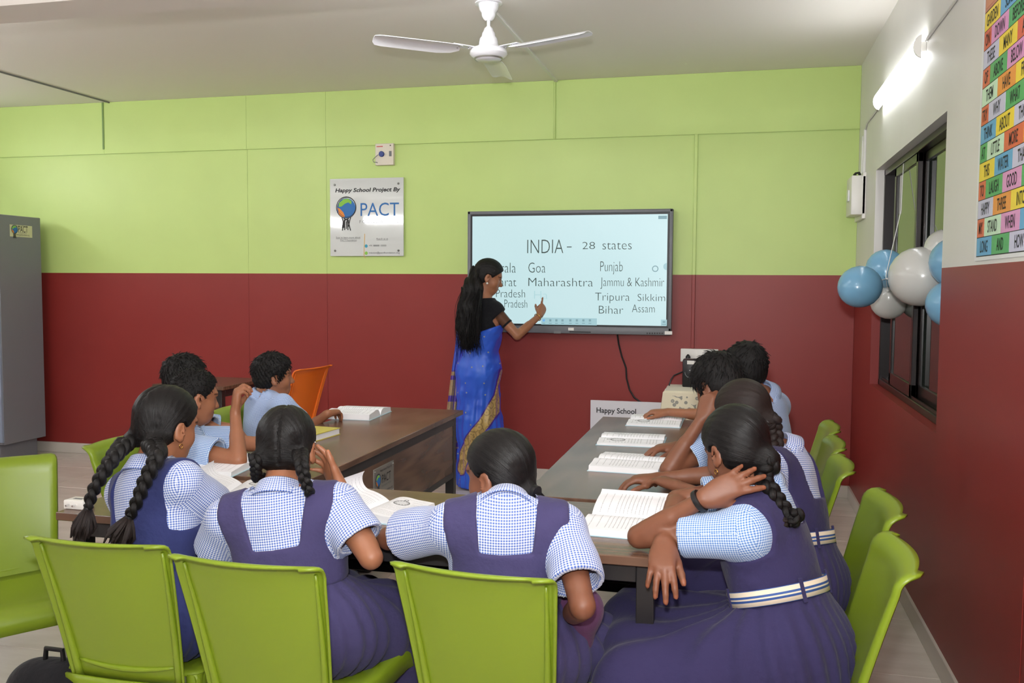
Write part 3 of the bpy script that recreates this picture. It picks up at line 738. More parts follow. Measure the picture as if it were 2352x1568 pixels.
# ================================================================== TABLES
ZT = .75
def table(name, lo, hi, label, panel_side, along, edge_bar=True):
    """walnut top on a black square-tube frame with a modesty panel; panel_side: +x,-x,+y,-y"""
    (x0, y0), (x1, y1) = lo, hi
    t = empty(name, ((x0 + x1) / 2, (y0 + y1) / 2, 0), label, 'table', 'walnut topped classroom tables')
    wd = M['wood_x'] if along == 'x' else M['wood']
    box_obj('tabletop', (x0, y0, ZT - .024), (x1, y1, ZT), [wd], t, .002)
    e = .03; q = .045; zr0, zr1 = ZT - .024 - .05, ZT - .0245
    for x in (x0 + e, x1 - e - q):
        for y in (y0 + e, y1 - e - q): box_obj('leg', (x, y, 0.01), (x + q, y + q, zr1), M['black_metal'], t, .002)
    for nm, lo_, hi_ in (('rail', (x0 + e + q, y0 + e, zr0), (x1 - e - q, y0 + e + q, zr1)), ('rail', (x0 + e + q, y1 - e - q, zr0), (x1 - e - q, y1 - e, zr1)),
                         ('rail', (x0 + e, y0 + e + q, zr0), (x0 + e + q, y1 - e - q, zr1)), ('rail', (x1 - e - q, y0 + e + q, zr0), (x1 - e, y1 - e - q, zr1))):
        box_obj(nm, lo_, hi_, M['black_metal'], t, .002)
    for x in (x0 + e, x1 - e - q):
        for y in (y0 + e, y1 - e - q): box_obj('foot_cap', (x - .002, y - .002, 0), (x + q + .002, y + q + .002, .012), M['black'], t)
    zb0 = .43
    if panel_side in ('+x', '-x'):
        xa, xb = (x1 - e - q, x1 - e) if panel_side == '+x' else (x0 + e, x0 + e + q)
        box_obj('lower_rail', (xa, y0 + e + q, zb0 - .03), (xb, y1 - e - q, zb0), M['black_metal'], t, .002)
        box_obj('modesty_panel', (xa + .012, y0 + e + q, zb0), (xb - .004, y1 - e - q, zr0), M['wood'], t)
    else:
        ya, yb_ = (y1 - e - q, y1 - e) if panel_side == '+y' else (y0 + e, y0 + e + q)
        box_obj('lower_rail', (x0 + e + q, ya, .50), (x1 - e - q, yb_, .53), M['black_metal'], t, .002)
        box_obj('modesty_panel', (x0 + e + q, ya + .012, .53), (x1 - e - q, yb_ - .004, zr0), M['wood_x'], t)
    return t
TL = table('classroom_table', (-1.925, 2.80), (-1.405, 4.60), 'walnut table running to the wall on the left, with a steel plaque', '+x', 'y')
TR = table('classroom_table', (-.655, 2.785), (-.185, 4.575), 'walnut table running to the wall on the right with three open books', '-x', 'y')
TF = table('classroom_table', (-1.915, 2.215), (-.158, 2.745), 'walnut table across the front where the girls rest their books', '+y', 'x')
TBk = table('classroom_table', (float(PZ(338, 884, ZT)[0]), 5.20), (-3.2, 5.74), 'walnut table by the red wall behind the boys on the left', '-y', 'x')
def plaque():
    x = -1.405 - .03 - .004 + .0004
    a = PX(857, 1080, x); b = PX(903, 1055, x); c = PX(857, 1132, x)
    y0, y1 = a[1], b[1]; z1 = (a[2] + b[2]) / 2; z0 = z1 - (y1 - y0) * .62
    t = empty('steel_plaque', (x, (y0 + y1) / 2, z0), 'engraved steel plaque screwed to the side panel of the left table', 'plaque')
    box_obj('plate', (x - .001, y0, z0), (x + .003, y1, z1), M['steel'], t, .0008)
    xs = x + .0036; L = y1 - y0; Z = z1 - z0
    for yy in (y0 + .01, y1 - .01):
        for zz in (z0 + .012, z1 - .012):
            bm = bmesh.new(); bmesh.ops.create_uvsphere(bm, u_segments=8, v_segments=5, radius=.004, matrix=Matrix.Translation((xs, yy, zz))); bm_obj('screw', bm, M['chrome'], t, smooth='all')
    logo(t, (xs, y0 + .2 * L, z0 + .62 * Z), .125 * L, (0, 1, 0), (0, 0, 1), (1, 0, 0))
    def tx(s, u, v, h, wf, m=M['ink']):
        cu = bpy.data.curves.new('w', 'FONT'); cu.body = s; cu.size = h * Z / .7
        o = bpy.data.objects.new('w', cu); COL.objects.link(o); bpy.context.view_layer.update(); wd = o.dimensions.x
        bpy.data.objects.remove(o); bpy.data.curves.remove(cu)
        text(s, h * Z / .7, (xs, y0 + u * L, z0 + v * Z), ROT_PLUSX, m, t, sx=wf * L / wd)
    tx('Happy School Project By', .3, .84, .07, .58); tx('PACT', .38, .47, .26, .44); tx('FOUNDATION', .37, .35, .06, .46, M['ink_grey']); tx('www.pactfoundation.org', .27, .17, .07, .66)
plaque()

# ================================================================== CHAIRS
def chair_mesh(grn, name, label, group):
    """moulded plastic shell on chrome legs; faces +Y, origin on the floor under the seat"""
    t = empty(name, (0, 0, 0), label, 'chair', group)
    # backrest: grid with rolled side and top lips
    def back(s, u):
        hw = .165 + .030 * u                                    # half width, wider at the top
        z = .40 + .402 * u
        lean = -.185 - .085 * u - .02 * u * u                   # plane of the rest
        bow = -.030 * (1 - s * s) * (.35 + .65 * u)             # hollow for the sitter
        return Vector((s * hw, lean + bow, z))
    L = .475; R1 = .046; RC = .04                               # height along the rest, lip radius, corner radius
    A1 = .78 * L
    bm = bmesh.new(); grid = []
    ls = list(np.linspace(0, A1, 13)) + list(A1 + (L - A1) * np.linspace(0, 1, 9)[1:])
    sp = np.sign(np.linspace(-1, 1, 27)) * np.abs(np.linspace(-1, 1, 27)) ** .8
    for l in ls:
        row = []
        cr = L - l; inset = RC - math.sqrt(max(RC * RC - max(0, RC - cr) ** 2, 0)) if cr < RC else 0
        u = min(1, l / (L - .03))
        for s_ in sp:
            hw = .163 + .034 * u - inset
            bend = max(0, l - (L - .080)) / R1                  # top roll angle
            ub = min(u, (L - .080) / (L - .03)); p = back(s_, ub)
            y = p.y - R1 * (1 - math.cos(bend)); z = p.z + R1 * math.sin(min(bend, PI)) * 1.0
            e = max(0, abs(s_) * hw - (hw - .022)) / .018        # side roll
            x = math.copysign(min(abs(s_) * hw, hw - .022) + .018 * math.sin(min(e, 1.2)), s_)
            y -= .018 * (1 - math.cos(min(e, 1.3))) * 1.5
            row.append(bm.verts.new((x, y, z)))
        grid.append(row)
    n = len(grid[0])
    for ra, rb in zip(grid, grid[1:]):
        for k in range(n - 1): bm.faces.new((ra[k], ra[k + 1], rb[k + 1], rb[k]))
    me = bm_obj('backrest', bm, grn, t, smooth='all', world=False)
    so = me.modifiers.new('thickness', 'SOLIDIFY'); so.thickness = .006; so.offset = 0
    # raised curved rib across the back, near the seat
    bm = bmesh.new(); pts = []
    for s in np.linspace(-.8, .8, 15):
        p = back(s, .16 - .05 * (1 - s * s)); pts.append(p + Vector((0, -.004, 0)))
    add_tube(bm, pts, [.003 + .005 * (1 - abs(s)) ** .5 for s in np.linspace(-1, 1, 15)], 8); bm_obj('rib', bm, grn, t, smooth='all', world=False)
    for sd in (-1, 1):
        bm = bmesh.new()
        add_tube(bm, [back(sd * .86, u) + Vector((0, -.006, 0)) for u in np.linspace(.02, .94, 12)], list(np.linspace(.011, .004, 12)), 8)
        bm_obj('side_rib', bm, grn, t, smooth='all', world=False)
    # seat pan with a rolled front and skirt
    bm = bmesh.new(); grid = []
    for v in np.linspace(0, 1, 12):
        y = -.185 + .40 * v; hw = .178 + .028 * v; row = []
        z0 = .43 + .012 * v
        dipz = lambda s: -.020 * (1 - s * s) * math.sin(PI * min(1, v * 1.05)) ** .7
        drop = -.03 * max(0, (v - .82) / .18) ** 2
        row.append(bm.verts.new((-hw - .006, y, z0 - .050 + drop))); row.append(bm.verts.new((-hw - .004, y, z0 - .012 + drop)))
        for s in np.linspace(-1, 1, 13): row.append(bm.verts.new((s * hw, y, z0 + dipz(s) + drop)))
        row.append(bm.verts.new((hw + .004, y, z0 - .012 + drop))); row.append(bm.verts.new((hw + .006, y, z0 - .050 + drop)))
        grid.append(row)
    fr = [bm.verts.new((v.co.x, v.co.y + .006, min(v.co.z, .44) - (.042 if 1 < k < 15 else .0))) for k, v in enumerate(grid[-1])]
    grid.append(fr)
    for ra, rb in zip(grid, grid[1:]):
        for k in range(len(ra) - 1): bm.faces.new((ra[k], ra[k + 1], rb[k + 1], rb[k]))
    o = bm_obj('seat', bm, grn, t, smooth='all', world=False)
    so = o.modifiers.new('thickness', 'SOLIDIFY'); so.thickness = .006; so.offset = 0
    # lower back skirt joining rest and seat
    bm = bmesh.new(); rows = []
    for z, dy in ((.415, 0), (.385, .004), (.355, .012)):
        rows.append([bm.verts.new((s * .178, -.205 - .012 * (1 - s * s) + dy, z)) for s in np.linspace(-1, 1, 9)])
    for ra, rb in zip(rows, rows[1:]):
        for k in range(8): bm.faces.new((ra[k], ra[k + 1], rb[k + 1], rb[k]))
    o = bm_obj('seat_skirt', bm, grn, t, smooth='all', world=False)
    so = o.modifiers.new('thickness', 'SOLIDIFY'); so.thickness = .006; so.offset = 0
    for sx in (-1, 1):
        for sy in (-1, 1):
            p0 = Vector((sx * .165, .155 if sy > 0 else -.165, .42)); p1 = Vector((sx * .195, .20 if sy > 0 else -.235, 0.0))
            bm = bmesh.new(); add_tube(bm, [p0, p1], .0125, 10); l = bm_obj('leg', bm, M['chrome'], t, smooth=True, world=False)
            bm = bmesh.new(); add_tube(bm, [p0 + Vector((0, 0, .01)), p0.lerp(p1, .25)], [.023, .017], 10); bm_obj('leg_socket', bm, grn, l, smooth=True, world=False)
            bm = bmesh.new(); add_tube(bm, [p1 + Vector((0, 0, .03)), p1], [.015, .017], 10); bm_obj('foot_cap', bm, M['black'], l, smooth=True, world=False)
    return t
def plastic(name, c, c2):
    m = mat(name, c, .34, .45); t = NT(m); t.bump(t.noise(t.objc(), 420, 2), .05, .0006)
    m.node_tree.nodes['Principled BSDF'].inputs['Subsurface Weight'].default_value = .08
    m.node_tree.nodes['Principled BSDF'].inputs['Subsurface Radius'].default_value = (.01, .012, .004)
    return m
M['lime'] = plastic('lime_green_plastic', (125, 147, 35), None)
M['orange'] = plastic('orange_plastic', (238, 116, 34), None)
CH_L = {}
def chairs():
    g = 'lime green chairs round the tables'
    spots = [
        ((-1.49, 2.155), 0.03, 'lime green chair in front row, leftmost, holding the girl with two long braids'),
        ((-1.05, 2.105), -.02, 'lime green chair in front row, middle, holding the girl with looped braids'),
        ((-.522, 2.17), -.09, 'lime green chair in front row, rightmost, holding the girl with gathered hair'),
        ((-2.21, 2.40), math.radians(-125), 'empty lime green chair at the left end of the front table'),
        ((-2.03, 3.06), -PI / 2, 'lime green chair behind the long braids, holding the boy with raised arm'),
        ((-2.08, 3.46), -PI / 2, 'lime green chair of the middle boy at the left table'),
        ((-2.10, 4.02), -PI / 2, 'lime green chair of the curly haired boy at the left table'),
        ((.055, 2.24), PI / 2, 'lime green chair nearest the camera along the right wall'),
        ((.105, 2.755), PI / 2 + .03, 'lime green chair along the right wall, second from the camera'),
        ((.045, 3.33), PI / 2, 'lime green chair along the right wall, third from the camera'),
        ((.065, 3.775), PI / 2, 'lime green chair along the right wall, fourth from the camera'),
        ((.09, 4.215), PI / 2, 'lime green chair along the right wall, farthest from the camera')]
    first = None
    for (x, y), rz, lb in spots:
        if first is None: o = first = chair_mesh(M['lime'], 'plastic_chair', lb, g)
        else: o = copy_tree(first)
        o.location = (x, y, 0); o.rotation_euler = (0, 0, rz); o['label'] = lb
    oc = chair_mesh(M['orange'], 'plastic_chair', 'orange plastic chair at the table by the red wall', None)
    oc.location = (-3.03, 5.5, 0); oc.rotation_euler = (0, 0, PI / 2 - .12); oc.scale = (1.08, 1.08, 1.08)
chairs()
# ================================================================== FIGURES: distance fields turned into smooth meshes
def V(*a): return np.array(a, float)
def nrm(v): v = np.asarray(v, float); return v / (np.linalg.norm(v) + 1e-12)
def rot_axis(v, ax, a):
    ax = nrm(ax); v = np.asarray(v, float)
    return v * math.cos(a) + np.cross(ax, v) * math.sin(a) + ax * np.dot(ax, v) * (1 - math.cos(a))
def az(deg, pitch=0):                                   # direction by compass angle from +Y towards +X
    a = math.radians(deg); p = math.radians(pitch); return V(math.sin(a) * math.cos(p), math.cos(a) * math.cos(p), math.sin(p))
def cone(a, b, ra, rb=None): return ('c', np.asarray(a, float), np.asarray(b, float), ra, ra if rb is None else rb)
def ell(c, r, R=None): return ('e', np.asarray(c, float), np.asarray(r, float), np.eye(3) if R is None else np.asarray(R, float))   # rows of R = local axes
def inflate(ps, d): return [(p[0], p[1], p[2], p[3] + d, p[4] + d) if p[0] == 'c' else ('e', p[1], p[2] + d, p[3]) for p in ps]
def pbox(p):
    if p[0] == 'c':
        return np.minimum(p[1] - p[3], p[2] - p[4]), np.maximum(p[1] + p[3], p[2] + p[4])
    ext = np.sqrt(((p[3] * p[2][:, None]) ** 2).sum(0)); return p[1] - ext, p[1] + ext
def pdist(p, X, Y, Z):
    if p[0] == 'c':
        a, b = p[1], p[2]; d = b - a; L = float(d @ d) + 1e-12
        x, y, z = X - a[0], Y - a[1], Z - a[2]
        t = np.clip((x * d[0] + y * d[1] + z * d[2]) / L, 0, 1)
        return np.sqrt((x - t * d[0]) ** 2 + (y - t * d[1]) ** 2 + (z - t * d[2]) ** 2) - (p[3] + t * (p[4] - p[3]))
    c, r, R = p[1], p[2], p[3]; x, y, z = X - c[0], Y - c[1], Z - c[2]
    q = [(R[i, 0] * x + R[i, 1] * y + R[i, 2] * z) for i in range(3)]
    k0 = np.sqrt((q[0] / r[0]) ** 2 + (q[1] / r[1]) ** 2 + (q[2] / r[2]) ** 2)
    k1 = np.sqrt((q[0] / r[0] ** 2) ** 2 + (q[1] / r[1] ** 2) ** 2 + (q[2] / r[2] ** 2) ** 2)
    return k0 * (k0 - 1) / (k1 + 1e-9)
class Field:
    def __init__(s, prims, h, pad=.03):
        lo = np.min([pbox(p)[0] for p in prims], 0) - pad; hi = np.max([pbox(p)[1] for p in prims], 0) + pad
        s.lo = lo; s.h = h; s.n = np.ceil((hi - lo) / h).astype(int) + 1
        s.ax = [(lo[i] + h * np.arange(s.n[i])).astype(np.float32) for i in range(3)]
        s.f = np.full(s.n, .25, np.float32)
    def sub(s, lo, hi):
        i0 = np.clip(np.floor((lo - s.lo) / s.h).astype(int), 0, s.n); i1 = np.clip(np.ceil((hi - s.lo) / s.h).astype(int) + 1, 0, s.n)
        sl = tuple(slice(a, b) for a, b in zip(i0, i1))
        return sl, s.ax[0][sl[0]][:, None, None], s.ax[1][sl[1]][None, :, None], s.ax[2][sl[2]][None, None, :]
    def add(s, p, k=.0):
        lo, hi = pbox(p); m = k + 3 * s.h
        sl, X, Y, Z = s.sub(lo - m, hi + m)
        if 0 in s.f[sl].shape: return
        d = pdist(p, X, Y, Z).astype(np.float32); g = s.f[sl]
        if k > 0:
            hh = np.clip(.5 + .5 * (g - d) / k, 0, 1); s.f[sl] = g + (d - g) * hh - k * hh * (1 - hh)
        else: s.f[sl] = np.minimum(g, d)
    def adds(s, ps, k=.0):
        for p in ps: s.add(p, k)
        return s
    def subt(s, p, k=.004):
        lo, hi = pbox(p); m = k + 3 * s.h
        sl, X, Y, Z = s.sub(lo - m, hi + m)
        if 0 in s.f[sl].shape: return s
        d = -pdist(p, X, Y, Z).astype(np.float32); g = s.f[sl]
        hh = np.clip(.5 - .5 * (g - d) / k, 0, 1); s.f[sl] = g + (d - g) * hh + k * hh * (1 - hh)
        return s
    def near(s, band=.04):
        idx = np.nonzero(np.abs(s.f) < band); return idx, np.stack([s.ax[i][idx[i]] for i in range(3)], 1)
    def inside_fn(s, fn, k=.0):                          # keep where fn(P) < 0 (distance-like)
        idx, P = s.near(.06); g = s.f[idx]; d = fn(P).astype(np.float32)
        if k > 0:
            hh = np.clip(.5 - .5 * (g - d) / k, 0, 1); s.f[idx] = g + (d - g) * hh + k * hh * (1 - hh)
        else: s.f[idx] = np.maximum(g, d)
        # cells deep inside the solid but outside the kept region must be emptied as well
        idx = np.nonzero(s.f < -.0599)
        if len(idx[0]):
            P = np.stack([s.ax[i][idx[i]] for i in range(3)], 1); s.f[idx] = np.maximum(s.f[idx], fn(P).astype(np.float32))
        return s
    def disp(s, fn):
        idx, P = s.near(.03); s.f[idx] += fn(P).astype(np.float32); return s
    def mesh(s, smooth=1):
        f = s.f; f[0] = f[-1] = .2; f[:, 0] = f[:, -1] = .2; f[:, :, 0] = f[:, :, -1] = .2
        b = f < 0
        c = b[:-1, :-1, :-1].astype(np.uint8)
        for d in ((1, 0, 0), (0, 1, 0), (0, 0, 1), (1, 1, 0), (1, 0, 1), (0, 1, 1), (1, 1, 1)):
            c = c + b[d[0]:b.shape[0] - 1 + d[0], d[1]:b.shape[1] - 1 + d[1], d[2]:b.shape[2] - 1 + d[2]]
        I, J, K = np.nonzero((c > 0) & (c < 8))
        vid = np.full(c.shape, -1, np.int32); vid[I, J, K] = np.arange(len(I))
        acc = np.zeros((len(I), 3)); cnt = np.zeros(len(I))
        corners = [(x, y, z) for x in (0, 1) for y in (0, 1) for z in (0, 1)]
        val = {q: f[I + q[0], J + q[1], K + q[2]] for q in corners}
        for q in corners:
            for a in range(3):
                if q[a] == 0:
                    r = list(q); r[a] = 1; r = tuple(r); v0, v1 = val[q], val[r]
                    m = (v0 < 0) != (v1 < 0); t = np.where(m, v0 / np.where(m, v0 - v1, 1), 0)
                    for i in range(3): acc[:, i] += np.where(m, q[i] + (t if i == a else 0), 0)
                    cnt += m
        co = (acc / cnt[:, None] + np.stack([I, J, K], 1)) * s.h + s.lo
        quads = []
        for a in range(3):
            sa = [slice(1, -1)] * 3; sa[a] = slice(0, -1); sb = list(sa); sb[a] = slice(1, None)
            p, q = b[tuple(sa)], b[tuple(sb)]
            for flip, m in ((False, p & ~q), (True, ~p & q)):
                ii = np.stack(np.nonzero(m), 1)
                if not len(ii): continue
                for i in range(3):
                    if i != a: ii[:, i] += 1
                u, v = (a + 1) % 3, (a + 2) % 3
                def at(du, dv):
                    w = ii.copy(); w[:, u] -= du; w[:, v] -= dv; return vid[w[:, 0], w[:, 1], w[:, 2]]
                Q = np.stack([at(1, 1), at(0, 1), at(0, 0), at(1, 0)], 1)
                quads.append(Q[:, ::-1] if flip else Q)
        F_ = np.concatenate(quads) if quads else np.zeros((0, 4), int)
        for _ in range(smooth):
            sm = np.zeros_like(co); ct = np.zeros(len(co))
            for i in range(4):
                j = (i + 1) % 4
                np.add.at(sm, F_[:, i], co[F_[:, j]]); np.add.at(sm, F_[:, j], co[F_[:, i]]); np.add.at(ct, F_[:, i], 1); np.add.at(ct, F_[:, j], 1)
            co = co * .45 + .55 * sm / np.maximum(ct, 1)[:, None]
        return co, F_
def np_obj(name, co, F_, m, parent, uv=None, tint=None, attr=None):
    off = np.array(parent.location)
    if parent.parent is not None: off = off + np.array(parent.parent.location)
    me = bpy.data.meshes.new(name); n, k = len(co), len(F_)
    me.vertices.add(n); me.vertices.foreach_set('co', (co - off).astype(np.float32).ravel())
    me.loops.add(k * 4); me.loops.foreach_set('vertex_index', F_.astype(np.int32).ravel())
    me.polygons.add(k); me.polygons.foreach_set('loop_start', np.arange(0, k * 4, 4, dtype=np.int32))
    me.polygons.foreach_set('use_smooth', np.ones(k, bool))
    me.update(calc_edges=True)
    if uv is not None:                                   # per-vertex uv; period (in uv units) of u for wrap-around repair
        l = me.uv_layers.new(name='UVMap'); q = (uv[F_.ravel()] if uv.ndim == 2 else uv.reshape(-1, 2)).astype(np.float32)
        l.data.foreach_set('uv', q.ravel())
    if tint is not None:
        a = me.color_attributes.new('tint', 'FLOAT_COLOR', 'POINT'); a.data.foreach_set('color', np.concatenate([tint, np.ones((n, 1))], 1).astype(np.float32).ravel())
    me.materials.append(m)
    o = bpy.data.objects.new(name, me); link(o, parent)
    return o
def frame_from(f, u):                                    # rows: right, forward, up
    f = nrm(f); r = nrm(np.cross(f, u)); return np.stack([r, f, np.cross(r, f)])

# ---- materials of people
def skin_mat(name, c):
    m = mat(name, c, .48, .45); t = NT(m); b = t.b
    b.inputs['Subsurface Weight'].default_value = .12; b.inputs['Subsurface Radius'].default_value = (.012, .005, .003); b.inputs['Subsurface Scale'].default_value = .6
    a = t.n('ShaderNodeVertexColor'); a.layer_name = 'tint'
    x = t.n('ShaderNodeMix', data_type='RGBA', blend_type='MULTIPLY'); x.inputs[0].default_value = 1
    nz = t.noise(t.geo(), 22, 3); base = t.mix(nz, tuple(v * .86 for v in lin(c)[:3]) + (1,), tuple(v * 1.1 for v in lin(c)[:3]) + (1,))
    t.l(base, x.inputs[6]); t.l(a.outputs[0], x.inputs[7]); t.color(x.outputs[2])
    t.bump(t.noise(t.geo(), 700, 2), .12, .0006)
    return m
def gingham(name, blue, white=(218, 223, 234), period=.0062):
    m = mat(name, white, .85, .2, sheen=.15); t = NT(m); s = t.sep(t.uv())
    a = t.math('LESS_THAN', t.math('FRACT', t.math('DIVIDE', s[0], period)), .5)
    b = t.math('LESS_THAN', t.math('FRACT', t.math('DIVIDE', s[1], period)), .5)
    f = t.math('MULTIPLY', t.math('ADD', a, b), .5)
    t.color(t.mix(f, lin(white), lin(blue)))
    t.bump(t.noise(t.geo(), 40, 3), .25, .006)
    return m
def cloth(name, c, var=.14, rough=.9, b=.35, scale=55, dist=.008, sheen=.08):
    m = mat(name, c, rough, .25, sheen=sheen); t = NT(m)
    nz = t.noise(t.geo(), 9, 4); l = lin(c)[:3]
    t.color(t.mix(nz, tuple(v * (1 - var) for v in l) + (1,), tuple(v * (1 + var) for v in l) + (1,)))
    t.bump(t.noise(t.geo(), scale, 4), b, dist)
    return m
def hair_mat(name, c=(20, 17, 17), rough=.38):
    m = mat(name, c, rough, .26); t = NT(m)
    s = t.noise(t.mapping(t.uv(), (55, 1.2, 1)), 1.0, 4, .7)
    s2 = t.noise(t.mapping(t.uv(), (17, .8, 1)), 1.0, 2, .5)
    f = t.math('MULTIPLY_ADD', s, .6, t.math('MULTIPLY', s2, .4))
    l = lin(c)[:3]
    t.color(t.mix(f, tuple(v * .45 for v in l) + (1,), tuple(v * 1.9 for v in l) + (1,)))
    t.l(t.math('MULTIPLY_ADD', s, .3, rough - .12), t.b.inputs['Roughness'])
    t.bump(f, .55, .004)
    return m
SKIN = skin_mat('brown_skin', (150, 98, 70)); SKIN_D = skin_mat('dark_brown_skin', (124, 78, 56)); SKIN_T = skin_mat('warm_brown_skin', (156, 104, 74))
HAIR = hair_mat('black_hair', (15, 13, 13)); HAIR_B = hair_mat('brown_black_hair', (34, 26, 24), .45); HAIR_M = hair_mat('matte_black_hair', (17, 15, 15), .55)
GING = gingham('blue_white_gingham', (66, 96, 172)); GING_L = gingham('light_blue_gingham', (72, 118, 186), (204, 219, 234), .0058); GING_F = gingham('fine_pale_blue_check', (104, 132, 186), (196, 210, 232), .005)
PURP = cloth('purple_pinafore', (64, 59, 97)); NAVY = cloth('navy_pinafore', (44, 50, 96)); PURD = cloth('deep_purple_pinafore', (50, 45, 82))
TROU = cloth('navy_trousers', (32, 34, 52))
EYEW = mat('eye_white', (216, 208, 200), .25); EYEB = mat('eye_iris', (30, 20, 16), .15)
SOCK = mat('white_sock', (206, 204, 200), .8); SHOE = mat('black_shoe', (22, 22, 24), .35)
BELTM = None

def hand_prims(W, d, n, side, L=.150, curls=None, spread=.08, thumb=(.55, .3), thumb_in=0):
    """palm and five jointed fingers; d = towards the fingers, n = back of the hand; side 'L'/'R'"""
    d = nrm(d); n = nrm(np.asarray(n, float) - d * np.dot(n, d)); t = np.cross(d, n) * (1 if side == 'L' else -1)
    W = np.asarray(W, float); ps = []; fs = []; nails = []
    lat = (.135, .045, -.048, -.128); kn = (.50, .53, .50, .45); ln = (.40, .45, .41, .32); rd = (.056, .057, .054, .048)
    curls = curls or [(.35, .45, .3)] * 4
    for i in range(4):
        k = W + d * kn[i] * L + t * lat[i] * L; ps.append(cone(W + d * .05 * L + t * lat[i] * .55 * L, k, .075 * L, .062 * L))
        a = spread * (1.5 - i) ; fd = rot_axis(d, n, -a if side == 'L' else a) if False else nrm(d + t * a)
        p = k; ang = 0; ax = np.cross(fd, n)
        for j, fr in enumerate((.45, .31, .24)):
            ang += curls[i][j]; q = nrm(fd * math.cos(ang) - n * math.sin(ang)); e = p + q * ln[i] * fr * L
            fs.append(cone(p, e, rd[i] * L * (1, .92, .84)[j], rd[i] * L * (.93, .85, .74)[j])); p = e
        nn = nrm(n * math.cos(ang) + fd * math.sin(ang)); nails.append((p + nn * rd[i] * L * .7 + q * .01 * L, nn, rd[i] * L * .85))
    c = W + d * .30 * L
    ps.append(ell(c - n * .01 * L, (.19 * L, .27 * L, .085 * L), np.stack([t, d, n])))
    b = W + d * .10 * L + t * .10 * L - n * .03 * L
    td = nrm(d * math.cos(thumb[0]) + t * math.sin(thumb[0]) - n * (.25 + thumb_in))
    p = b + td * .26 * L; fs2 = [cone(b, p, .085 * L, .066 * L)]
    td2 = nrm(td + d * thumb[1] - n * thumb_in * .4); e = p + td2 * .19 * L; fs2.append(cone(p, e, .062 * L, .056 * L))
    td3 = nrm(td2 + d * thumb[1] * .6); e2 = e + td3 * .14 * L; fs2.append(cone(e, e2, .056 * L, .044 * L))
    nails.append((e2 + nrm(n + t * .5) * .04 * L, nrm(n + t * .5), .05 * L))
    return ps, fs, fs2, nails

def head_prims(C, Fr, s=1.0):
    Q = lambda x, y, z: C + s * (Fr[0] * x + Fr[1] * y + Fr[2] * z)
    E = lambda x, y, z, r: ell(Q(x, y, z), np.array(r) * s, Fr)
    base = [E(0, -.010, .034, (.072, .091, .080)), E(0, .026, -.025, (.059, .062, .080)), E(0, .050, -.082, (.034, .034, .026))]
    soft = [E(.034, .052, -.030, (.026, .026, .030)), E(-.034, .052, -.030, (.026, .026, .030)), cone(Q(-.034, .072, .024), Q(.034, .072, .024), .012 * s), E(0, .064, -.062, (.026, .024, .018))]
    nose = [cone(Q(0, .082, .012), Q(0, .104, -.026), .006 * s, .0105 * s), E(.010, .094, -.030, (.008, .010, .007)), E(-.010, .094, -.030, (.008, .010, .007))]
    lips = [E(0, .086, -.0535, (.021, .009, .0052)), E(0, .084, -.0635, (.018, .009, .0062))]
    ears = []
    for sd in (-1, 1):
        R = Fr.copy(); r = nrm(Fr[0] * .35 * sd + Fr[1] * .95) ; R = np.stack([nrm(np.cross(r, Fr[2])), r, Fr[2]])
        ears.append((ell(Q(sd * .078, -.012, -.012), np.array((.007, .020, .031)) * s, R), ell(Q(sd * .086, -.006, -.008), np.array((.007, .011, .018)) * s, R), ell(Q(sd * .076, -.002, -.036), np.array((.006, .009, .010)) * s, R)))
    return base, soft, nose, lips, ears, Q

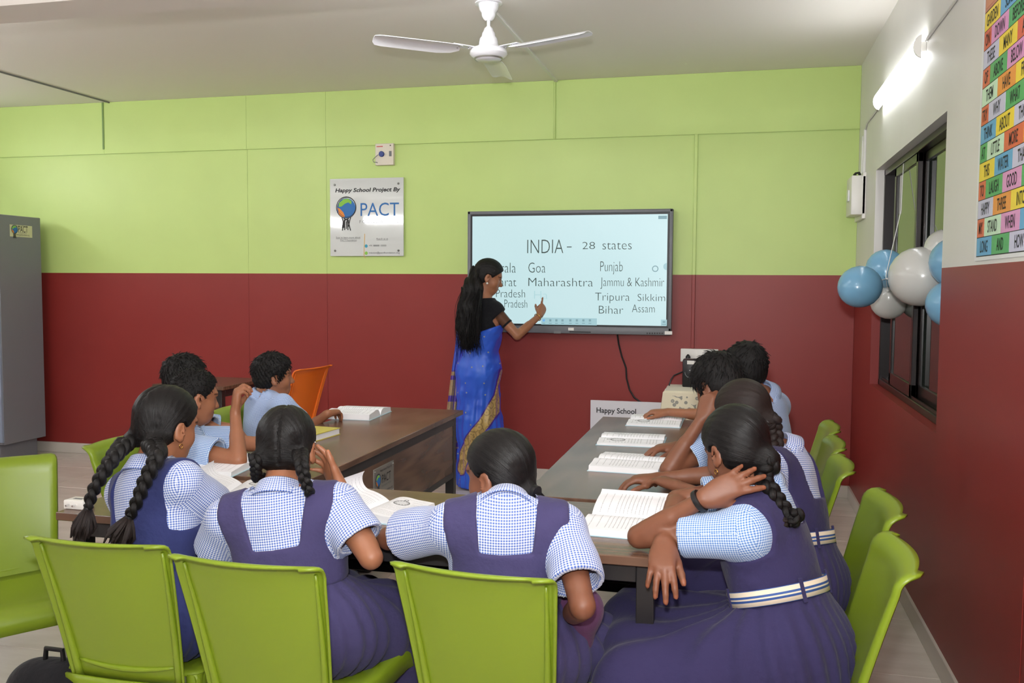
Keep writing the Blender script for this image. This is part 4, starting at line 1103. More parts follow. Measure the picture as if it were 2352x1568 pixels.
PEOPLE = {}
def figure(label, base, P, skin=SKIN, scale=1.0, h=.0045, group=None):
    """body as one continuous mesh from posed joints. P: dict of joints (world)"""
    t = empty('person', base, label, 'person', group)
    s = scale
    C = P['head']; Fr = frame_from(P['look'], P.get('hup', V(0, 0, 1)))
    hs = P.get('hs', .92) * s
    bp, soft, nose, lips, ears, Q = head_prims(C, Fr, hs)
    N, PE = P['neck'], P['pelvis']; up = nrm(N - PE); rt = nrm(np.cross(P['face'], up)); fw = np.cross(up, rt)
    T = np.stack([rt, fw, up]); sw = P.get('sw', .142) * s
    chest = PE + (N - PE) * .66 + fw * .012 + P.get('bulge', V(0, 0, 0)); abd = PE + (N - PE) * .30 + fw * .01 + P.get('bulge', V(0, 0, 0)) * .6
    shL = P.get('shL', N - up * .035 * s - rt * sw + fw * .01); shR = P.get('shR', N - up * .035 * s + rt * sw + fw * .01)
    P['shL'], P['shR'], P['T'] = shL, shR, T
    torso = [ell(PE, (.135 * s, .105 * s, .10 * s), T), ell(abd, (.112 * s, .086 * s, .15 * s), T), ell(chest, (.132 * s, .092 * s, .155 * s), T)]
    yoke = [cone(N - up * .04 * s + (shL - (N - up * .04 * s)) * .2, shL + (N - shL) * .12, .052 * s, .045 * s), cone(N - up * .04 * s + (shR - (N - up * .04 * s)) * .2, shR + (N - shR) * .12, .052 * s, .045 * s),
            cone(N + up * .015 * s, shL + (N - shL) * .45, .030 * s, .030 * s), cone(N + up * .015 * s, shR + (N - shR) * .45, .030 * s, .030 * s)]
    nb = Q(0, -.022, -.052)
    neck = [cone(N - up * .03, nb, .046 * s, .043 * s)]
    arms = []; hands = []
    for sd in 'LR':
        sh, el, wr = P['sh' + sd], P['el' + sd], P['wr' + sd]
        arms += [cone(sh, el, .040 * s, .0285 * s), cone(el, wr, .0275 * s, .0195 * s), cone(el + (wr - el) * .15, el + (wr - el) * .50, .0290 * s, .0255 * s)]
        hd = P.get('hand' + sd, {})
        hands.append((sd, hand_prims(wr, hd.get('d', wr - el), hd.get('n', V(0, 0, 1)), sd, hd.get('L', .155 * s), hd.get('curls'), hd.get('spread', .08), hd.get('thumb', (.55, .3)), hd.get('tin', 0))))
    legs = []
    for sd in 'LR':
        hp = PE + rt * (P.get('hipsep', .085) * s * (1 if sd == 'R' else -1)) - up * .02
        kn, an = P['kn' + sd], P['an' + sd]
        legs += [cone(hp, kn, .078 * s, .053 * s), cone(kn, an, .05 * s, .032 * s), cone(an - V(0, 0, .02), an - V(0, 0, .045) + nrm(V(*(P.get('toe', fw)[:2]), 0)) * .12 * s, .034 * s, .026 * s)]
    allp = torso + yoke + neck + arms + legs + bp + [q for _, (a, b, c, _) in hands for q in a + b + c] + [q for e in ears for q in e] + nose
    fd = Field(allp, h)
    fd.adds(torso, .06); fd.adds(yoke, .04); fd.adds(legs[:1] + legs[3:4], .05); fd.adds(legs[1:3] + legs[4:], .03)
    fd.adds(arms, .010); fd.adds(neck, .03)
    fd.adds(bp, .03 * hs); fd.adds(soft, .018 * hs); fd.adds(nose, .009 * hs)
    for sd in (-1, 1): fd.subt(ell(Q(sd * .031, .082, .007), np.array((.016, .011, .0085)) * hs, Fr), .008 * hs)
    fd.adds(lips, .005 * hs)
    fd.subt(ell(Q(0, .097, -.0585), np.array((.016, .012, .0016)) * hs, Fr), .003)
    for a, b, c in ears:
        fd.add(a, .006); fd.subt(b, .005); fd.add(c, .004)
    for sd, (pm, fs, tb, nails) in hands:
        fd.adds(pm, .012); fd.adds(tb[:1], .012); fd.adds(tb[1:], .004)
        for i in range(0, len(fs), 3):
            fd.add(fs[i], .004); fd.add(fs[i + 1], .002); fd.add(fs[i + 2], .002)
    co, F_ = fd.mesh(1)
    loc = (co - C) @ Fr.T / hs
    tint = np.ones((len(co), 3))
    lip = ((np.abs(loc[:, 0]) < .024) & (loc[:, 1] > .074) & (np.abs(loc[:, 2] + .0585) < .011 - .2 * np.abs(loc[:, 0])))
    tint[lip] = (.80, .58, .58)
    br = (np.abs(np.abs(loc[:, 0]) - .032) < .020) & (loc[:, 1] > .055) & (np.abs(loc[:, 2] - .026 + 8 * (np.abs(loc[:, 0]) - .030) ** 2) < .0032)
    tint[br] = (.16, .13, .13)
    for sd, (pm, fs, tb, nails) in hands:
        for c, n_, r in nails:
            dd = np.linalg.norm(co - c, axis=1) < r * 1.1; tint[dd] = (1.35, 1.22, 1.18)
    body = np_obj('body', co, F_, skin, t, tint=tint)
    for sd in (-1, 1):
        bm = bmesh.new(); c = Q(sd * .030, .0620, .007)
        bmesh.ops.create_uvsphere(bm, u_segments=12, v_segments=8, radius=.0125 * hs, matrix=Matrix.Translation(Vector(c)))
        e = bm_obj('eye', bm, EYEW, t, smooth='all')
        bm = bmesh.new(); bmesh.ops.create_uvsphere(bm, u_segments=10, v_segments=6, radius=.0068 * hs, matrix=Matrix.Translation(Vector(Q(sd * .030, .0690, .006)))); bm_obj('iris', bm, EYEB, e, smooth='all')
    R = dict(t=t, s=s, C=C, Fr=Fr, hs=hs, Q=Q, torso=torso, yoke=yoke, neck=neck, arms=arms, legs=legs, T=T, N=N, PE=PE, up=up, rt=rt, fw=fw, chest=chest, abd=abd, P=P, ears=ears, hands=hands)
    return R

def fold(P, amp, seed, freq=38, stretch=None):
    r = np.random.default_rng(seed); o = 0
    for i in range(4):
        k = r.normal(size=3); k = k / np.linalg.norm(k) * freq * (.6 + .35 * i); k2 = r.normal(size=3) * freq * .35
        if stretch is not None: k = k - stretch * np.dot(k, stretch) * .75
        o = o + np.sin(P @ k + 1.6 * np.sin(P @ k2 + i) + i * 2.1) / (1 + .5 * i)
    return amp * o / 2.2

def shirt(R, m, seed=1, sleeve=.62, loose=.012, h=.0055, collar=True, flare=.016, hem=None, name='shirt'):
    t, s, P, T, N, up = R['t'], R['s'], R['P'], R['T'], R['N'], R['up']
    nbx = R['Q'](0, -.022, -.052); axn = nrm(nbx - N)
    body = inflate(R['torso'], loose * .6) + inflate(R['yoke'], .0125) + [cone(N - up * .035, N + axn * .024, .062 * s, .0545 * s)]
    sl = []; cuffs = []
    for sd in 'LR':
        sh, el = P['sh' + sd], P['el' + sd]; e = sh + (el - sh) * sleeve
        sl.append(cone(sh, e, .050 * s + loose * .4, .046 * s + flare)); cuffs.append((e, nrm(el - sh), .046 * s + flare, sd))
    fd = Field(body + sl, h)
    fd.adds(body[:3], .06); fd.adds(body[3:], .04)
    fd.adds(sl, .03)
    fd.disp(lambda q: fold(q, .0035, seed, 34))
    for e, d, r, sd in cuffs:                            # cut the sleeve end flat and hollow it
        def keep(q, e=e, d=d, r=r):
            rad = np.linalg.norm((q - e) - ((q - e) @ d)[:, None] * d, axis=1)
            return np.where(rad < r * (1.9 if sleeve > .3 else 1.3), (q - e) @ d, -.05)
        fd.inside_fn(keep)
        fd.subt(cone(e - d * .05, e + d * .03, r - .016, r - .0125), .002)
    # neck hole
    fd.inside_fn(lambda q: np.where(np.linalg.norm(q - N, axis=1) < .085, ((q - N) @ axn) - .020 * s, -.05), .0)
    if hem is not None: fd.inside_fn(hem)
    co, F_ = fd.mesh(1)
    ds = np.stack([np.min([pdist(p, co[:, 0], co[:, 1], co[:, 2]) for p in body], 0)] + [pdist(p, co[:, 0], co[:, 1], co[:, 2]) for p in sl], 1)
    own = ds.argmin(1); l = (co - N) @ T.T
    # woven check laid out per face: flat on the torso, wrapped round each sleeve
    fn = nrm_rows(np.cross(co[F_[:, 2]] - co[F_[:, 0]], co[F_[:, 3]] - co[F_[:, 1]])) @ T.T
    ax_ = np.argmax(np.abs(fn) * V(1, 1, .8), 1); lf = l[F_]
    uv = np.where((ax_ == 0)[:, None, None], lf[:, :, [1, 2]], np.where((ax_ == 1)[:, None, None], lf[:, :, [0, 2]], lf[:, :, [0, 1]]))
    ff = np.stack([np.bincount(own[F_[:, 0]] * 0 + 0, minlength=1)]) if False else own[F_[:, 0]]
    for i, sd in enumerate('LR'):
        sh, el = P['sh' + sd], P['el' + sd]; d = nrm(el - sh); a = nrm(np.cross(d, V(.3, .2, 1))); b = np.cross(d, a)
        v = co[F_] - sh; q = (ff == i + 1) & ((v.mean(1) @ d) > .005); v = v[q]
        th = np.arctan2(v @ b, v @ a); th = np.where(th - th[:, :1] > PI, th - 2 * PI, np.where(th - th[:, :1] < -PI, th + 2 * PI, th))
        uv[q] = np.stack([th * .055, v @ d], 2)
    o = np_obj(name, co, F_, m, t, uv=uv)
    if collar:
        nb = R['Q'](0, -.022, -.052); ax = nrm(nb - N); c0 = N + ax * .002 + up * .012; rr = .058 * s
        bm = bmesh.new(); rows = []; f = nrm(P['face'] - ax * np.dot(P['face'], ax)); r_ = np.cross(f, ax)
        prof = ((.0475, -.004), (.0475, .026), (.0495, .034), (.0535, .030), (.062, .006), (.069, -.012))
        for pr, pz in prof:
            row = []
            for k in range(33):
                a = PI / 2 + .30 + (2 * PI - .60) * k / 32
                fr = max(0, math.sin(a)); dz = pz - .030 * fr * fr if pz > .02 else pz - .035 * fr * fr
                p = c0 + (r_ * math.cos(a) + f * math.sin(a) * 1.05) * pr * s * 1.04 + ax * (dz * s)
                row.append(bm.verts.new(Vector(p)))
            rows.append(row)
        uvl = bm.loops.layers.uv.new('UVMap')
        for i, (ra, rb) in enumerate(zip(rows, rows[1:])):
            for k in range(32):
                f_ = bm.faces.new((ra[k], ra[k + 1], rb[k + 1], rb[k]))
                for lp, (uu, vv) in zip(f_.loops, ((k, i), (k + 1, i), (k + 1, i + 1), (k, i + 1))): lp[uvl].uv = (uu * .0115, (0, .034, .044, .052, .078, .096)[vv])
        co_ = bm_obj('collar', bm, m, o, smooth='all')
        so = co_.modifiers.new('thickness', 'SOLIDIFY'); so.thickness = .0025; so.offset = 0
    return o

WF = .34                                                # height of the waist between pelvis and neck
def pinafore(R, m, seed=3, low=-.10, w0=.058, w1=.080, out=.150, h=.0055, vneck=0, front_low=-.15):
    """sleeveless bodice with a square neck at the back, cut at the waist"""
    t, s, T, N, PE, up = R['t'], R['s'], R['T'], R['N'], R['PE'], R['up']
    ps = inflate(R['torso'], .0165) + inflate(R['yoke'][:2], .0215)
    fd = Field(ps, h); fd.adds(ps[:3], .06); fd.adds(ps[3:], .045)
    fd.disp(lambda q: fold(q, .0042, seed, 30, up) + fold(q, .0015, seed + 50, 75))
    waist = PE + (N - PE) * (WF - .01)
    def keep(q):
        l = (q - N) @ T.T / s
        x, y, z = np.abs(l[:, 0]), l[:, 1], l[:, 2]
        zz = np.clip((z - low) / (-low), 0, 1.3)
        hw = w0 + (w1 - w0) * zz
        neck = np.minimum(hw - x, z - low - vneck * x * x * 40) * s          # >0 inside the neck opening
        arm_edge = out - .022 * np.clip((-.01 - z) / .08, 0, 1) + .12 * np.clip((-z - .150) / .035, 0, 1) ** 1.5
        arm = (x - arm_edge) * s
        wl = -((q - waist) @ up)
        return np.maximum(np.maximum(neck, arm), wl)
    fd.inside_fn(keep, .004)
    co, F_ = fd.mesh(1)
    l = (co - N) @ T.T
    return np_obj('pinafore', co, F_, m, t, uv=np.stack([l[:, 0], l[:, 2]], 1))

def skirt_seated(R, m, seed=5, h=.007, drop=.10, extra=None, width=1.0, pleats=26, name='skirt'):
    """pleated skirt over a seated lap, hanging from the knees"""
    t, s, P, PE, N, up, fw, rt = R['t'], R['s'], R['P'], R['PE'], R['N'], R['up'], R['fw'], R['rt']
    kl, kr = P['knL'], P['knR']; waist = PE + (N - PE) * (WF + .01)
    hl, hr = PE - rt * .085 * s, PE + rt * .085 * s
    ps = [ell(PE + fw * .02, (.158 * s, .118 * s, .12 * s), R['T']), cone(waist, PE, .108 * s, .125 * s), cone(hl, kl, .105 * s, .082 * s), cone(hr, kr, .105 * s, .082 * s), cone((hl + hr) / 2 - V(0, 0, .01), (kl + kr) / 2 - V(0, 0, .012), .10 * s, .08 * s)]
    sh = []
    for k, a in ((kl, P['anL']), (kr, P['anR'])):
        e = k + (a - k) * .62 ; sh.append(cone(k - V(0, 0, .01), e, .082 * s, .10 * s))
    sh.append(cone((kl + kr) / 2, (kl + kr) / 2 + ((P['anL'] + P['anR']) / 2 - (kl + kr) / 2) * .6, .075 * s, .09 * s))
    for sd, k in (('L', kl), ('R', kr)):                 # cloth hanging beside the thighs
        hp = hl if sd == 'L' else hr; o = -rt if sd == 'L' else rt
        sh.append(cone(hp + o * .035 - V(0, 0, .05), k + o * .02 - V(0, 0, .06), .07 * s, .07 * s))
    if extra: sh += extra
    fd = Field(ps + sh, h); fd.adds(ps, .06); fd.adds(sh, .07)
    c = waist
    T = R['T']
    def pl(q):
        l = (q - c) @ T.T; th = np.arctan2(l[:, 0], l[:, 1]); d = np.linalg.norm(l, axis=1)
        g = np.clip((d - .06) / .20, 0, 1)
        return -.0060 * g * np.sin(th * pleats + 1.3 * np.sin(d * 9 + seed)) + fold(q, .004, seed, 16) * g
    fd.disp(pl)
    fd.inside_fn(lambda q: ((q - waist) @ up) - .7 * np.maximum(0, np.linalg.norm((q - waist)[:, :2], axis=1) - .15), .004)
    co, F_ = fd.mesh(1)
    l = (co - c) @ T.T
    return np_obj(name, co, F_, m, t, uv=np.stack([l[:, 0], l[:, 2]], 1))

def belt(R, m, w=.038):
    t, s, P, PE, N, up, T = R['t'], R['s'], R['P'], R['PE'], R['N'], R['up'], R['T']
    c = PE + (N - PE) * WF; bm = bmesh.new(); uvl = bm.loops.layers.uv.new('UVMap'); rows = []
    for z in (-w / 2, w / 2):
        rows.append([bm.verts.new(Vector(c + T[0] * math.cos(a) * .1425 * s + T[1] * math.sin(a) * .1175 * s + up * z + R['fw'] * .008)) for a in np.linspace(0, 2 * PI, 41)[:-1]])
    for k in range(40):
        f = bm.faces.new((rows[0][k], rows[0][(k + 1) % 40], rows[1][(k + 1) % 40], rows[1][k]))
        for lp, uv in zip(f.loops, ((k / 40, 0), ((k + 1) / 40, 0), ((k + 1) / 40, 1), (k / 40, 1))): lp[uvl].uv = uv
    o = bm_obj('belt', bm, m, t, smooth='all'); so = o.modifiers.new('thickness', 'SOLIDIFY'); so.thickness = .005; so.offset = 0
    for a in (-2.2, -1.0, .9, 2.4):
        p = c + T[0] * math.cos(a) * .1455 * s + T[1] * math.sin(a) * .1205 * s + R['fw'] * .008
        bm = bmesh.new(); nn = nrm(T[0] * math.cos(a) + T[1] * math.sin(a)); tt = np.cross(up, nn)
        M3 = Matrix([Vector(tt), Vector(nn), Vector(up)]).transposed()
        add_box(bm, (-.005, -.002, -w * .75), (.005, .004, w * .75), .001, rot=M3)
        bmesh.ops.translate(bm, verts=bm.verts, vec=Vector(p)); bm_obj('belt_loop', bm, PURD, o)
    return o
def belt_mat():
    m = mat('striped_belt', (214, 200, 178), .7); t = NT(m); v = t.sep(t.uv())[1]
    f = t.math('MAXIMUM', t.math('LESS_THAN', t.math('ABSOLUTE', t.math('SUBTRACT', v, .36)), .07), t.math('LESS_THAN', t.math('ABSOLUTE', t.math('SUBTRACT', v, .60)), .07))
    f = t.math('MAXIMUM', f, t.math('LESS_THAN', t.math('ABSOLUTE', t.math('SUBTRACT', v, .0)), .04)); f = t.math('MAXIMUM', f, t.math('GREATER_THAN', v, .96))
    t.color(t.mix(f, lin((222, 208, 186)), lin((48, 82, 146)))); return m
BELTM = belt_mat()

def trousers(R, m=TROU, h=.008):
    t, s, P, PE = R['t'], R['s'], R['P'], R['PE']; ps = [ell(PE, (.15 * s, .12 * s, .115 * s), R['T'])]
    for sd in 'LR':
        hp = PE + R['rt'] * (.085 * s if sd == 'R' else -.085 * s); ps += [cone(hp, P['kn' + sd], .094 * s, .068 * s), cone(P['kn' + sd], P['an' + sd], .066 * s, .058 * s)]
    fd = Field(ps, h); fd.adds(ps, .04); fd.disp(lambda q: fold(q, .003, 9, 24)); co, F_ = fd.mesh(1)
    return np_obj('trousers', co, F_, m, t)
def shoes(R):
    P = R['P']; s = R['s']
    for sd in 'LR':
        an = P['an' + sd]; f = nrm(V(*(P.get('toe', R['fw'])[:2]), 0)); b = V(an[0], an[1], .0)
        ps = [cone(b + V(0, 0, .045) - f * .035, b + V(0, 0, .04) + f * .05, .042 * s, .045 * s), cone(b + V(0, 0, .04) + f * .05, b + V(0, 0, .034) + f * .14 * s, .045 * s, .034 * s), cone(b + V(0, 0, .05), an + V(0, 0, .02), .042 * s, .040 * s)]
        fd = Field(ps, .006); fd.adds(ps, .02); fd.inside_fn(lambda q: -(q[:, 2] - .002)); co, F_ = fd.mesh(1)
        np_obj('shoe', co, F_, SHOE, R['t'])

def hair_cap(R, m, style='back', root=None, seed=2, thick=.009, h=.0045, part=True, roots=None, extra=None, fore=.070, nape=-.068, spiky=0, name='hair'):
    """hair close to the skull, open at the face; roots = local points the strands run to"""
    C, Fr, s, Q = R['C'], R['Fr'], R['hs'], R['Q']
    E = lambda x, y, z, r: ell(Q(x, y, z), np.array(r) * s, Fr)
    ps = [E(0, -.010, .034, (.072 + thick, .091 + thick, .080 + thick)), E(0, -.030, -.015, (.066 + thick * .7, .062 + thick * .7, .062))]
    ex = [ell(Q(*e[0]), np.array(e[1]) * s, Fr) for e in (extra or [])]
    fd = Field(ps + ex, h * s / .9)
    fd.adds(ps, .02)
    for e in ex: fd.add(e, .018)
    # hairline plane from forehead to behind the ear
    p0 = np.array((0, fore, .070)); p1 = np.array((0, -.020, -.050)); d = p1 - p0; n_ = nrm(np.array((0, -d[2], d[1])));  n_ = n_ if n_[1] > 0 else -n_
    def keep(q):
        l = (q - C) @ Fr.T / s
        a = (l - p0) @ n_ + .10 * np.maximum(0, np.abs(l[:, 0]) - .045) * (l[:, 2] > .0) * 0
        temple = (l[:, 1] - .048 - .9 * np.maximum(0, l[:, 2] - .01))
        a = np.maximum(a, np.where(np.abs(l[:, 0]) > .05, temple * .8, -1))
        ear = .024 - np.sqrt((l[:, 1] + .004) ** 2 + ((l[:, 2] + .014) * .8) ** 2); a = np.maximum(a, np.where(np.abs(l[:, 0]) > .058, ear, -1))
        return np.maximum(a, nape - l[:, 2]) * s
    if style != 'none': fd.inside_fn(keep, .006)
    roots = roots or [(0, -.085, .02)]
    def strand(q):
        l = (q - C) @ Fr.T / s; best = None; U = np.zeros(len(l)); W = np.zeros(len(l)); bd = np.full(len(l), 9.)
        for i, r in enumerate(roots):
            r = np.array(r); ax = nrm(r); a = nrm(np.cross(ax, (.13, .2, 1))); b = np.cross(ax, a)
            dl = nrm_rows(l); ang = np.arctan2(dl @ b, dl @ a); pol = np.arccos(np.clip(dl @ ax, -1, 1))
            side = np.sign(r[0]) if abs(r[0]) > .02 else 0
            cost = np.where(side * l[:, 0] < 0, 5 + pol, pol) if side else pol
            k = cost < bd; bd[k] = cost[k]; U[k] = ang[k] + i * 3; W[k] = pol[k]
        return U, W
    amp = .0016 if not spiky else .004
    def dsp(q):
        U, W = strand(q); l = (q - C) @ Fr.T / s
        v = amp * (np.sin(U * 34 + 2 * np.sin(W * 3)) * .6 + np.sin(U * 61 + W * 4) * .4)
        if spiky: v = v + spiky * (np.sin(l[:, 0] * 190 + 3 * np.sin(l[:, 2] * 90)) * np.sin(l[:, 1] * 170 + 2 * np.sin(l[:, 0] * 110)) * np.sin(l[:, 2] * 150))
        if part:
            g = np.exp(-(l[:, 0] / .0035) ** 2) * (l[:, 2] > -.05); v = v + .006 * g
        return v * s
    fd.disp(dsp)
    co, F_ = fd.mesh(1 if not spiky else 0)
    U, W = strand(co)
    return np_obj(name, co, F_, m, R['t'], uv=np.stack([U, W], 1))
def nrm_rows(l): return l / (np.linalg.norm(l, axis=1)[:, None] + 1e-9)

def curve_pts(pts, n):
    """smooth curve through points (Catmull-Rom)"""
    p = np.array(pts, float); p = np.vstack([2 * p[0] - p[1], p, 2 * p[-1] - p[-2]]); out = []
    m = len(p) - 3
    for i in range(n):
        x = i / (n - 1) * m; k = min(int(x), m - 1); t = x - k
        a, b, c, d = p[k:k + 4]; out.append(.5 * (2 * b + (c - a) * t + (2 * a - 5 * b + 4 * c - d) * t * t + (3 * b - a - 3 * c + d) * t ** 3))
    return np.array(out)
def strand_tubes(bm, paths, rads, seg=7):
    uvl = bm.loops.layers.uv.verify()
    for j, (pts, rr) in enumerate(zip(paths, rads)):
        before = len(bm.faces); add_tube(bm, pts, list(rr), seg)
        bm.faces.ensure_lookup_table(); n = len(pts)
        for q in range(before, len(bm.faces)):
            f = bm.faces[q]; i = (q - before) // seg; k = (q - before) % seg
            if len(f.loops) != 4: continue
            for lp, (a, b) in zip(f.loops, ((k, i), (k + 1, i), (k + 1, i + 1), (k, i + 1))): lp[uvl].uv = (a / seg * 1.1 + j * .7, b * .12)
def braid(R, pts, r0, r1, m, turns=None, tie=True, tuft=.09, tuft_w=.04, ref=None, name='braid', parent=None):
    """three strands plaited along a curve, with hair tie and loose tuft"""
    t = parent or R['t']
    c = curve_pts(pts, 110); seg = np.linalg.norm(np.diff(c, axis=0), axis=1); s = np.concatenate([[0], np.cumsum(seg)]); L = s[-1]
    turns = turns or L / (r0 * 3.1)
    ref = np.array(ref if ref is not None else R['rt'], float); paths = []; rads = []
    T = np.gradient(c, axis=0); T = T / np.linalg.norm(T, axis=1)[:, None]
    A = ref - (T @ ref)[:, None] * T; A = A / np.linalg.norm(A, axis=1)[:, None]; B = np.cross(T, A)
    rr = r0 + (r1 - r0) * s / L
    for k in range(3):
        ph = 2 * PI * turns * s / L + 2 * PI * k / 3
        p = c + A * (np.sin(ph) * rr * .62)[:, None] + B * (np.sin(2 * ph) * rr * .34)[:, None]
        paths.append(p); rads.append(rr * .56)
    bm = bmesh.new(); strand_tubes(bm, paths, rads, 9)
    o = bm_obj(name, bm, m, t, smooth='all')
    end = c[-1]; d = T[-1]
    if tie:
        bm = bmesh.new()
        for i in range(3): add_tube(bm, [end + d * (.001 + .006 * i), end + d * (.0065 + .006 * i)], r1 * .78, 12)
        bm_obj('hair_tie', bm, M['black'], o, smooth=True)
    if tuft:
        bm = bmesh.new(); ps = []; rs = []; g = np.random.default_rng(int(abs(end[0]) * 1000))
        for i in range(46):
            a = g.uniform(0, 2 * PI); q = math.sqrt(g.uniform(0, 1)); v = A[-1] * math.cos(a) + B[-1] * math.sin(a)
            l = tuft * g.uniform(.75, 1.05); w_ = tuft_w * q
            ps.append(np.array([end + v * r1 * .5 * q + d * .004, end + v * (r1 * .6 * q + w_ * .35) + d * l * .35, end + v * (r1 * .5 * q + w_ * .8) + d * l * .7, end + v * (w_ * .95) + d * l])); rs.append((.0042, .0052, .0044, .0012))
        strand_tubes(bm, ps, rs, 5); bm_obj('hair_tuft', bm, HAIR_B, o, smooth='all')
    return o
def short_strands(R, m, n=900, length=.022, seed=1, root=(0, -.03, .1), lift=.35, zmin=.0, fore=.07, r=.0011, ymax=9):
    """fine tufts combed out from the crown, for the ragged outline of short hair"""
    C, Fr, s = R['C'], R['Fr'], R['hs']; g = np.random.default_rng(seed); bm = bmesh.new(); ps = []; rs = []
    rt_ = nrm(np.array(root)); cnt = 0
    while cnt < n:
        d = nrm(g.normal(size=3))
        a = np.array((.081, .100, .089)); p = np.array((0, -.010, .034)) + d * a
        p0 = np.array((0, fore, .070)); n_ = nrm(np.array((0, .12, -.09)))
        if (p - p0) @ n_ > -.003 or p[2] < zmin: continue
        fl = nrm(d * np.dot(d, rt_) - rt_) if abs(np.dot(d, rt_)) < .99 else np.array((1, 0, 0)); fl = nrm(fl + g.normal(size=3) * .25)
        l = length * g.uniform(.6, 1.2); q = p + (fl * .7 + d * lift) * l; q2 = q + (fl - d * .15) * l * .5
        W = lambda v: C + s * (Fr.T @ v)
        ps.append(np.array([W(p - d * .004), W(p + (fl * .3 + d * lift * .8) * l * .6), W(q), W(q2)])); rs.append((r * 1.6, r * 1.8, r * 1.3, r * .3)); cnt += 1
    strand_tubes(bm, ps, rs, 3); return bm_obj('hair_strands', bm, m, R['t'], smooth='all')
# ================================================================== THE PUPILS
GP = 'pupils in school uniform round the tables'
def pose(**k): return k
def girl(label, k, skin, pin, shirt_m, seed, cap, after=None, pin_kw={}, skirt_kw={}, sleeve=.66, flare=.018, scale=1.0, belted=False, h=.0045):
    R = figure(label, (k['pelvis'][0], k['pelvis'][1], 0), k, skin, scale, h, GP)
    shirt(R, shirt_m, seed, sleeve, flare=flare)
    pinafore(R, pin, seed + 1, **pin_kw)
    skirt_seated(R, pin, seed + 2, **skirt_kw)
    if belted: belt(R, BELTM)
    shoes(R); cap(R)
    return R
def boy(label, k, skin, shirt_m, seed, cap, scale=1.0, sleeve=.66, h=.0055):
    R = figure(label, (k['pelvis'][0], k['pelvis'][1], 0), k, skin, scale, h, GP)
    hemz = k['pelvis'][2] - .06
    shirt(R, shirt_m, seed, sleeve, loose=.016, flare=.018, hem=lambda q: hemz - q[:, 2])
    trousers(R); shoes(R); cap(R)
    return R
def earring(R, side, r=.006, m=None):
    m = m or bpy.data.materials.get('gold') or mat('gold', (212, 168, 84), .25, .5, 1)
    c = R['Q'](side * .083, -.002, -.048); bm = bmesh.new()
    pts = [c + (R['Fr'][1] * math.cos(a) + R['Fr'][2] * math.sin(a)) * r - R['Fr'][2] * r for a in np.linspace(0, 2 * PI, 13)]
    add_tube(bm, pts, .0011, 5, cap=False); bm_obj('earring', bm, m, R['t'], smooth='all')

# --- girl with two long braids, left end of the front row
k = pose(head=PY(382, 978, 2.24), look=az(16, -14), neck=PY(346, 1092, 2.17), pelvis=V(-1.50, 2.10, .545), face=az(22), sw=.136,
         elR=PY(520, 1190, 2.28), wrR=PY(615, 1165, 2.46), elL=PY(330, 1235, 2.30), wrL=PY(440, 1185, 2.48),
         knL=V(-1.50, 2.42, .51), knR=V(-1.33, 2.42, .51), anL=V(-1.50, 2.45, .08), anR=V(-1.33, 2.45, .08))
def cap1(R):
    hair_cap(R, HAIR, roots=[(-.05, -.075, -.055), (.05, -.075, -.055)], nape=-.075, thick=.013, extra=[((-.05, -.07, -.055), (.03, .03, .03)), ((.05, -.07, -.055), (.03, .03, .03))])
    a = R['Q'](-.052, -.085, -.058); b = R['Q'](.052, -.080, -.060)
    braid(R, [a, PY(268, 1040, 2.10), PY(238, 1085, 2.05), PY(213, 1130, 2.03), PY(203, 1165, 2.02)], .026, .014, HAIR, tuft=.085, tuft_w=.03, ref=az(110))
    braid(R, [b, PY(362, 1045, 2.06), PY(335, 1100, 2.02), PY(315, 1150, 2.0), PY(298, 1185, 1.99)], .027, .014, HAIR, tuft=.085, tuft_w=.036, ref=az(110))
    earring(R, 1)
girl('schoolgirl in navy pinafore with two long plaits, leftmost in the front row', k, SKIN, NAVY, GING, 11, cap1, pin_kw=dict(low=-.135, w0=.056, w1=.075, vneck=.5))

# --- girl with looped braids, second in the front row, hand on cheek
k = pose(head=PY(658, 1030, 2.16), look=az(-15, -14), neck=PY(643, 1152, 2.08), pelvis=V(-1.075, 2.08, .545), face=az(-12), sw=.146,
         elR=PY(852, 1280, 2.07), wrR=PY(785, 1128, 2.18), elL=PY(492, 1288, 2.12), wrL=PY(610, 1205, 2.42),
         handR=dict(d=PY(738, 1040, 2.23) - PY(785, 1128, 2.18), n=V(.7, .65, -.1), curls=[(.15, .3, .2), (.2, .35, .25), (.3, .4, .25), (.4, .5, .3)], spread=.16, thumb=(.75, .1)),
         knL=V(-1.15, 2.36, .51), knR=PY(878, 1415, 2.30), anL=V(-1.15, 2.40, .08), anR=V(-.90, 2.36, .08))
def cap2(R):
    hair_cap(R, HAIR, roots=[(-.066, -.055, -.02), (.062, -.055, -.02)], nape=-.068, thick=.011, extra=[((.05, -.07, -.03), (.024, .024, .026)), ((-.05, -.07, -.03), (.024, .024, .026))])
    a = R['Q'](.058, -.085, -.018); b = R['Q'](-.07, -.07, -.02)
    braid(R, [a, PY(692, 1062, 2.03), PY(700, 1100, 2.01), PY(712, 1134, 2.02)], .0195, .012, HAIR, tie=False, tuft=0, ref=az(80))
    braid(R, [b, PY(588, 1062, 2.06), PY(590, 1098, 2.09), PY(604, 1092, 2.14)], .016, .011, HAIR, tie=False, tuft=0, ref=az(80))
    # spectacles: the arm over the ear
    bm = bmesh.new(); add_tube(bm, [R['Q'](.083, -.012, .018), R['Q'](.079, .03, .016), R['Q'](.070, .085, .012)], .0012, 6); bm_obj('spectacle_arm', bm, M['steel'], R['t'], smooth=True)
girl('schoolgirl in purple pinafore with looped plaits resting her cheek on one hand', k, SKIN, PURP, GING, 21, cap2)

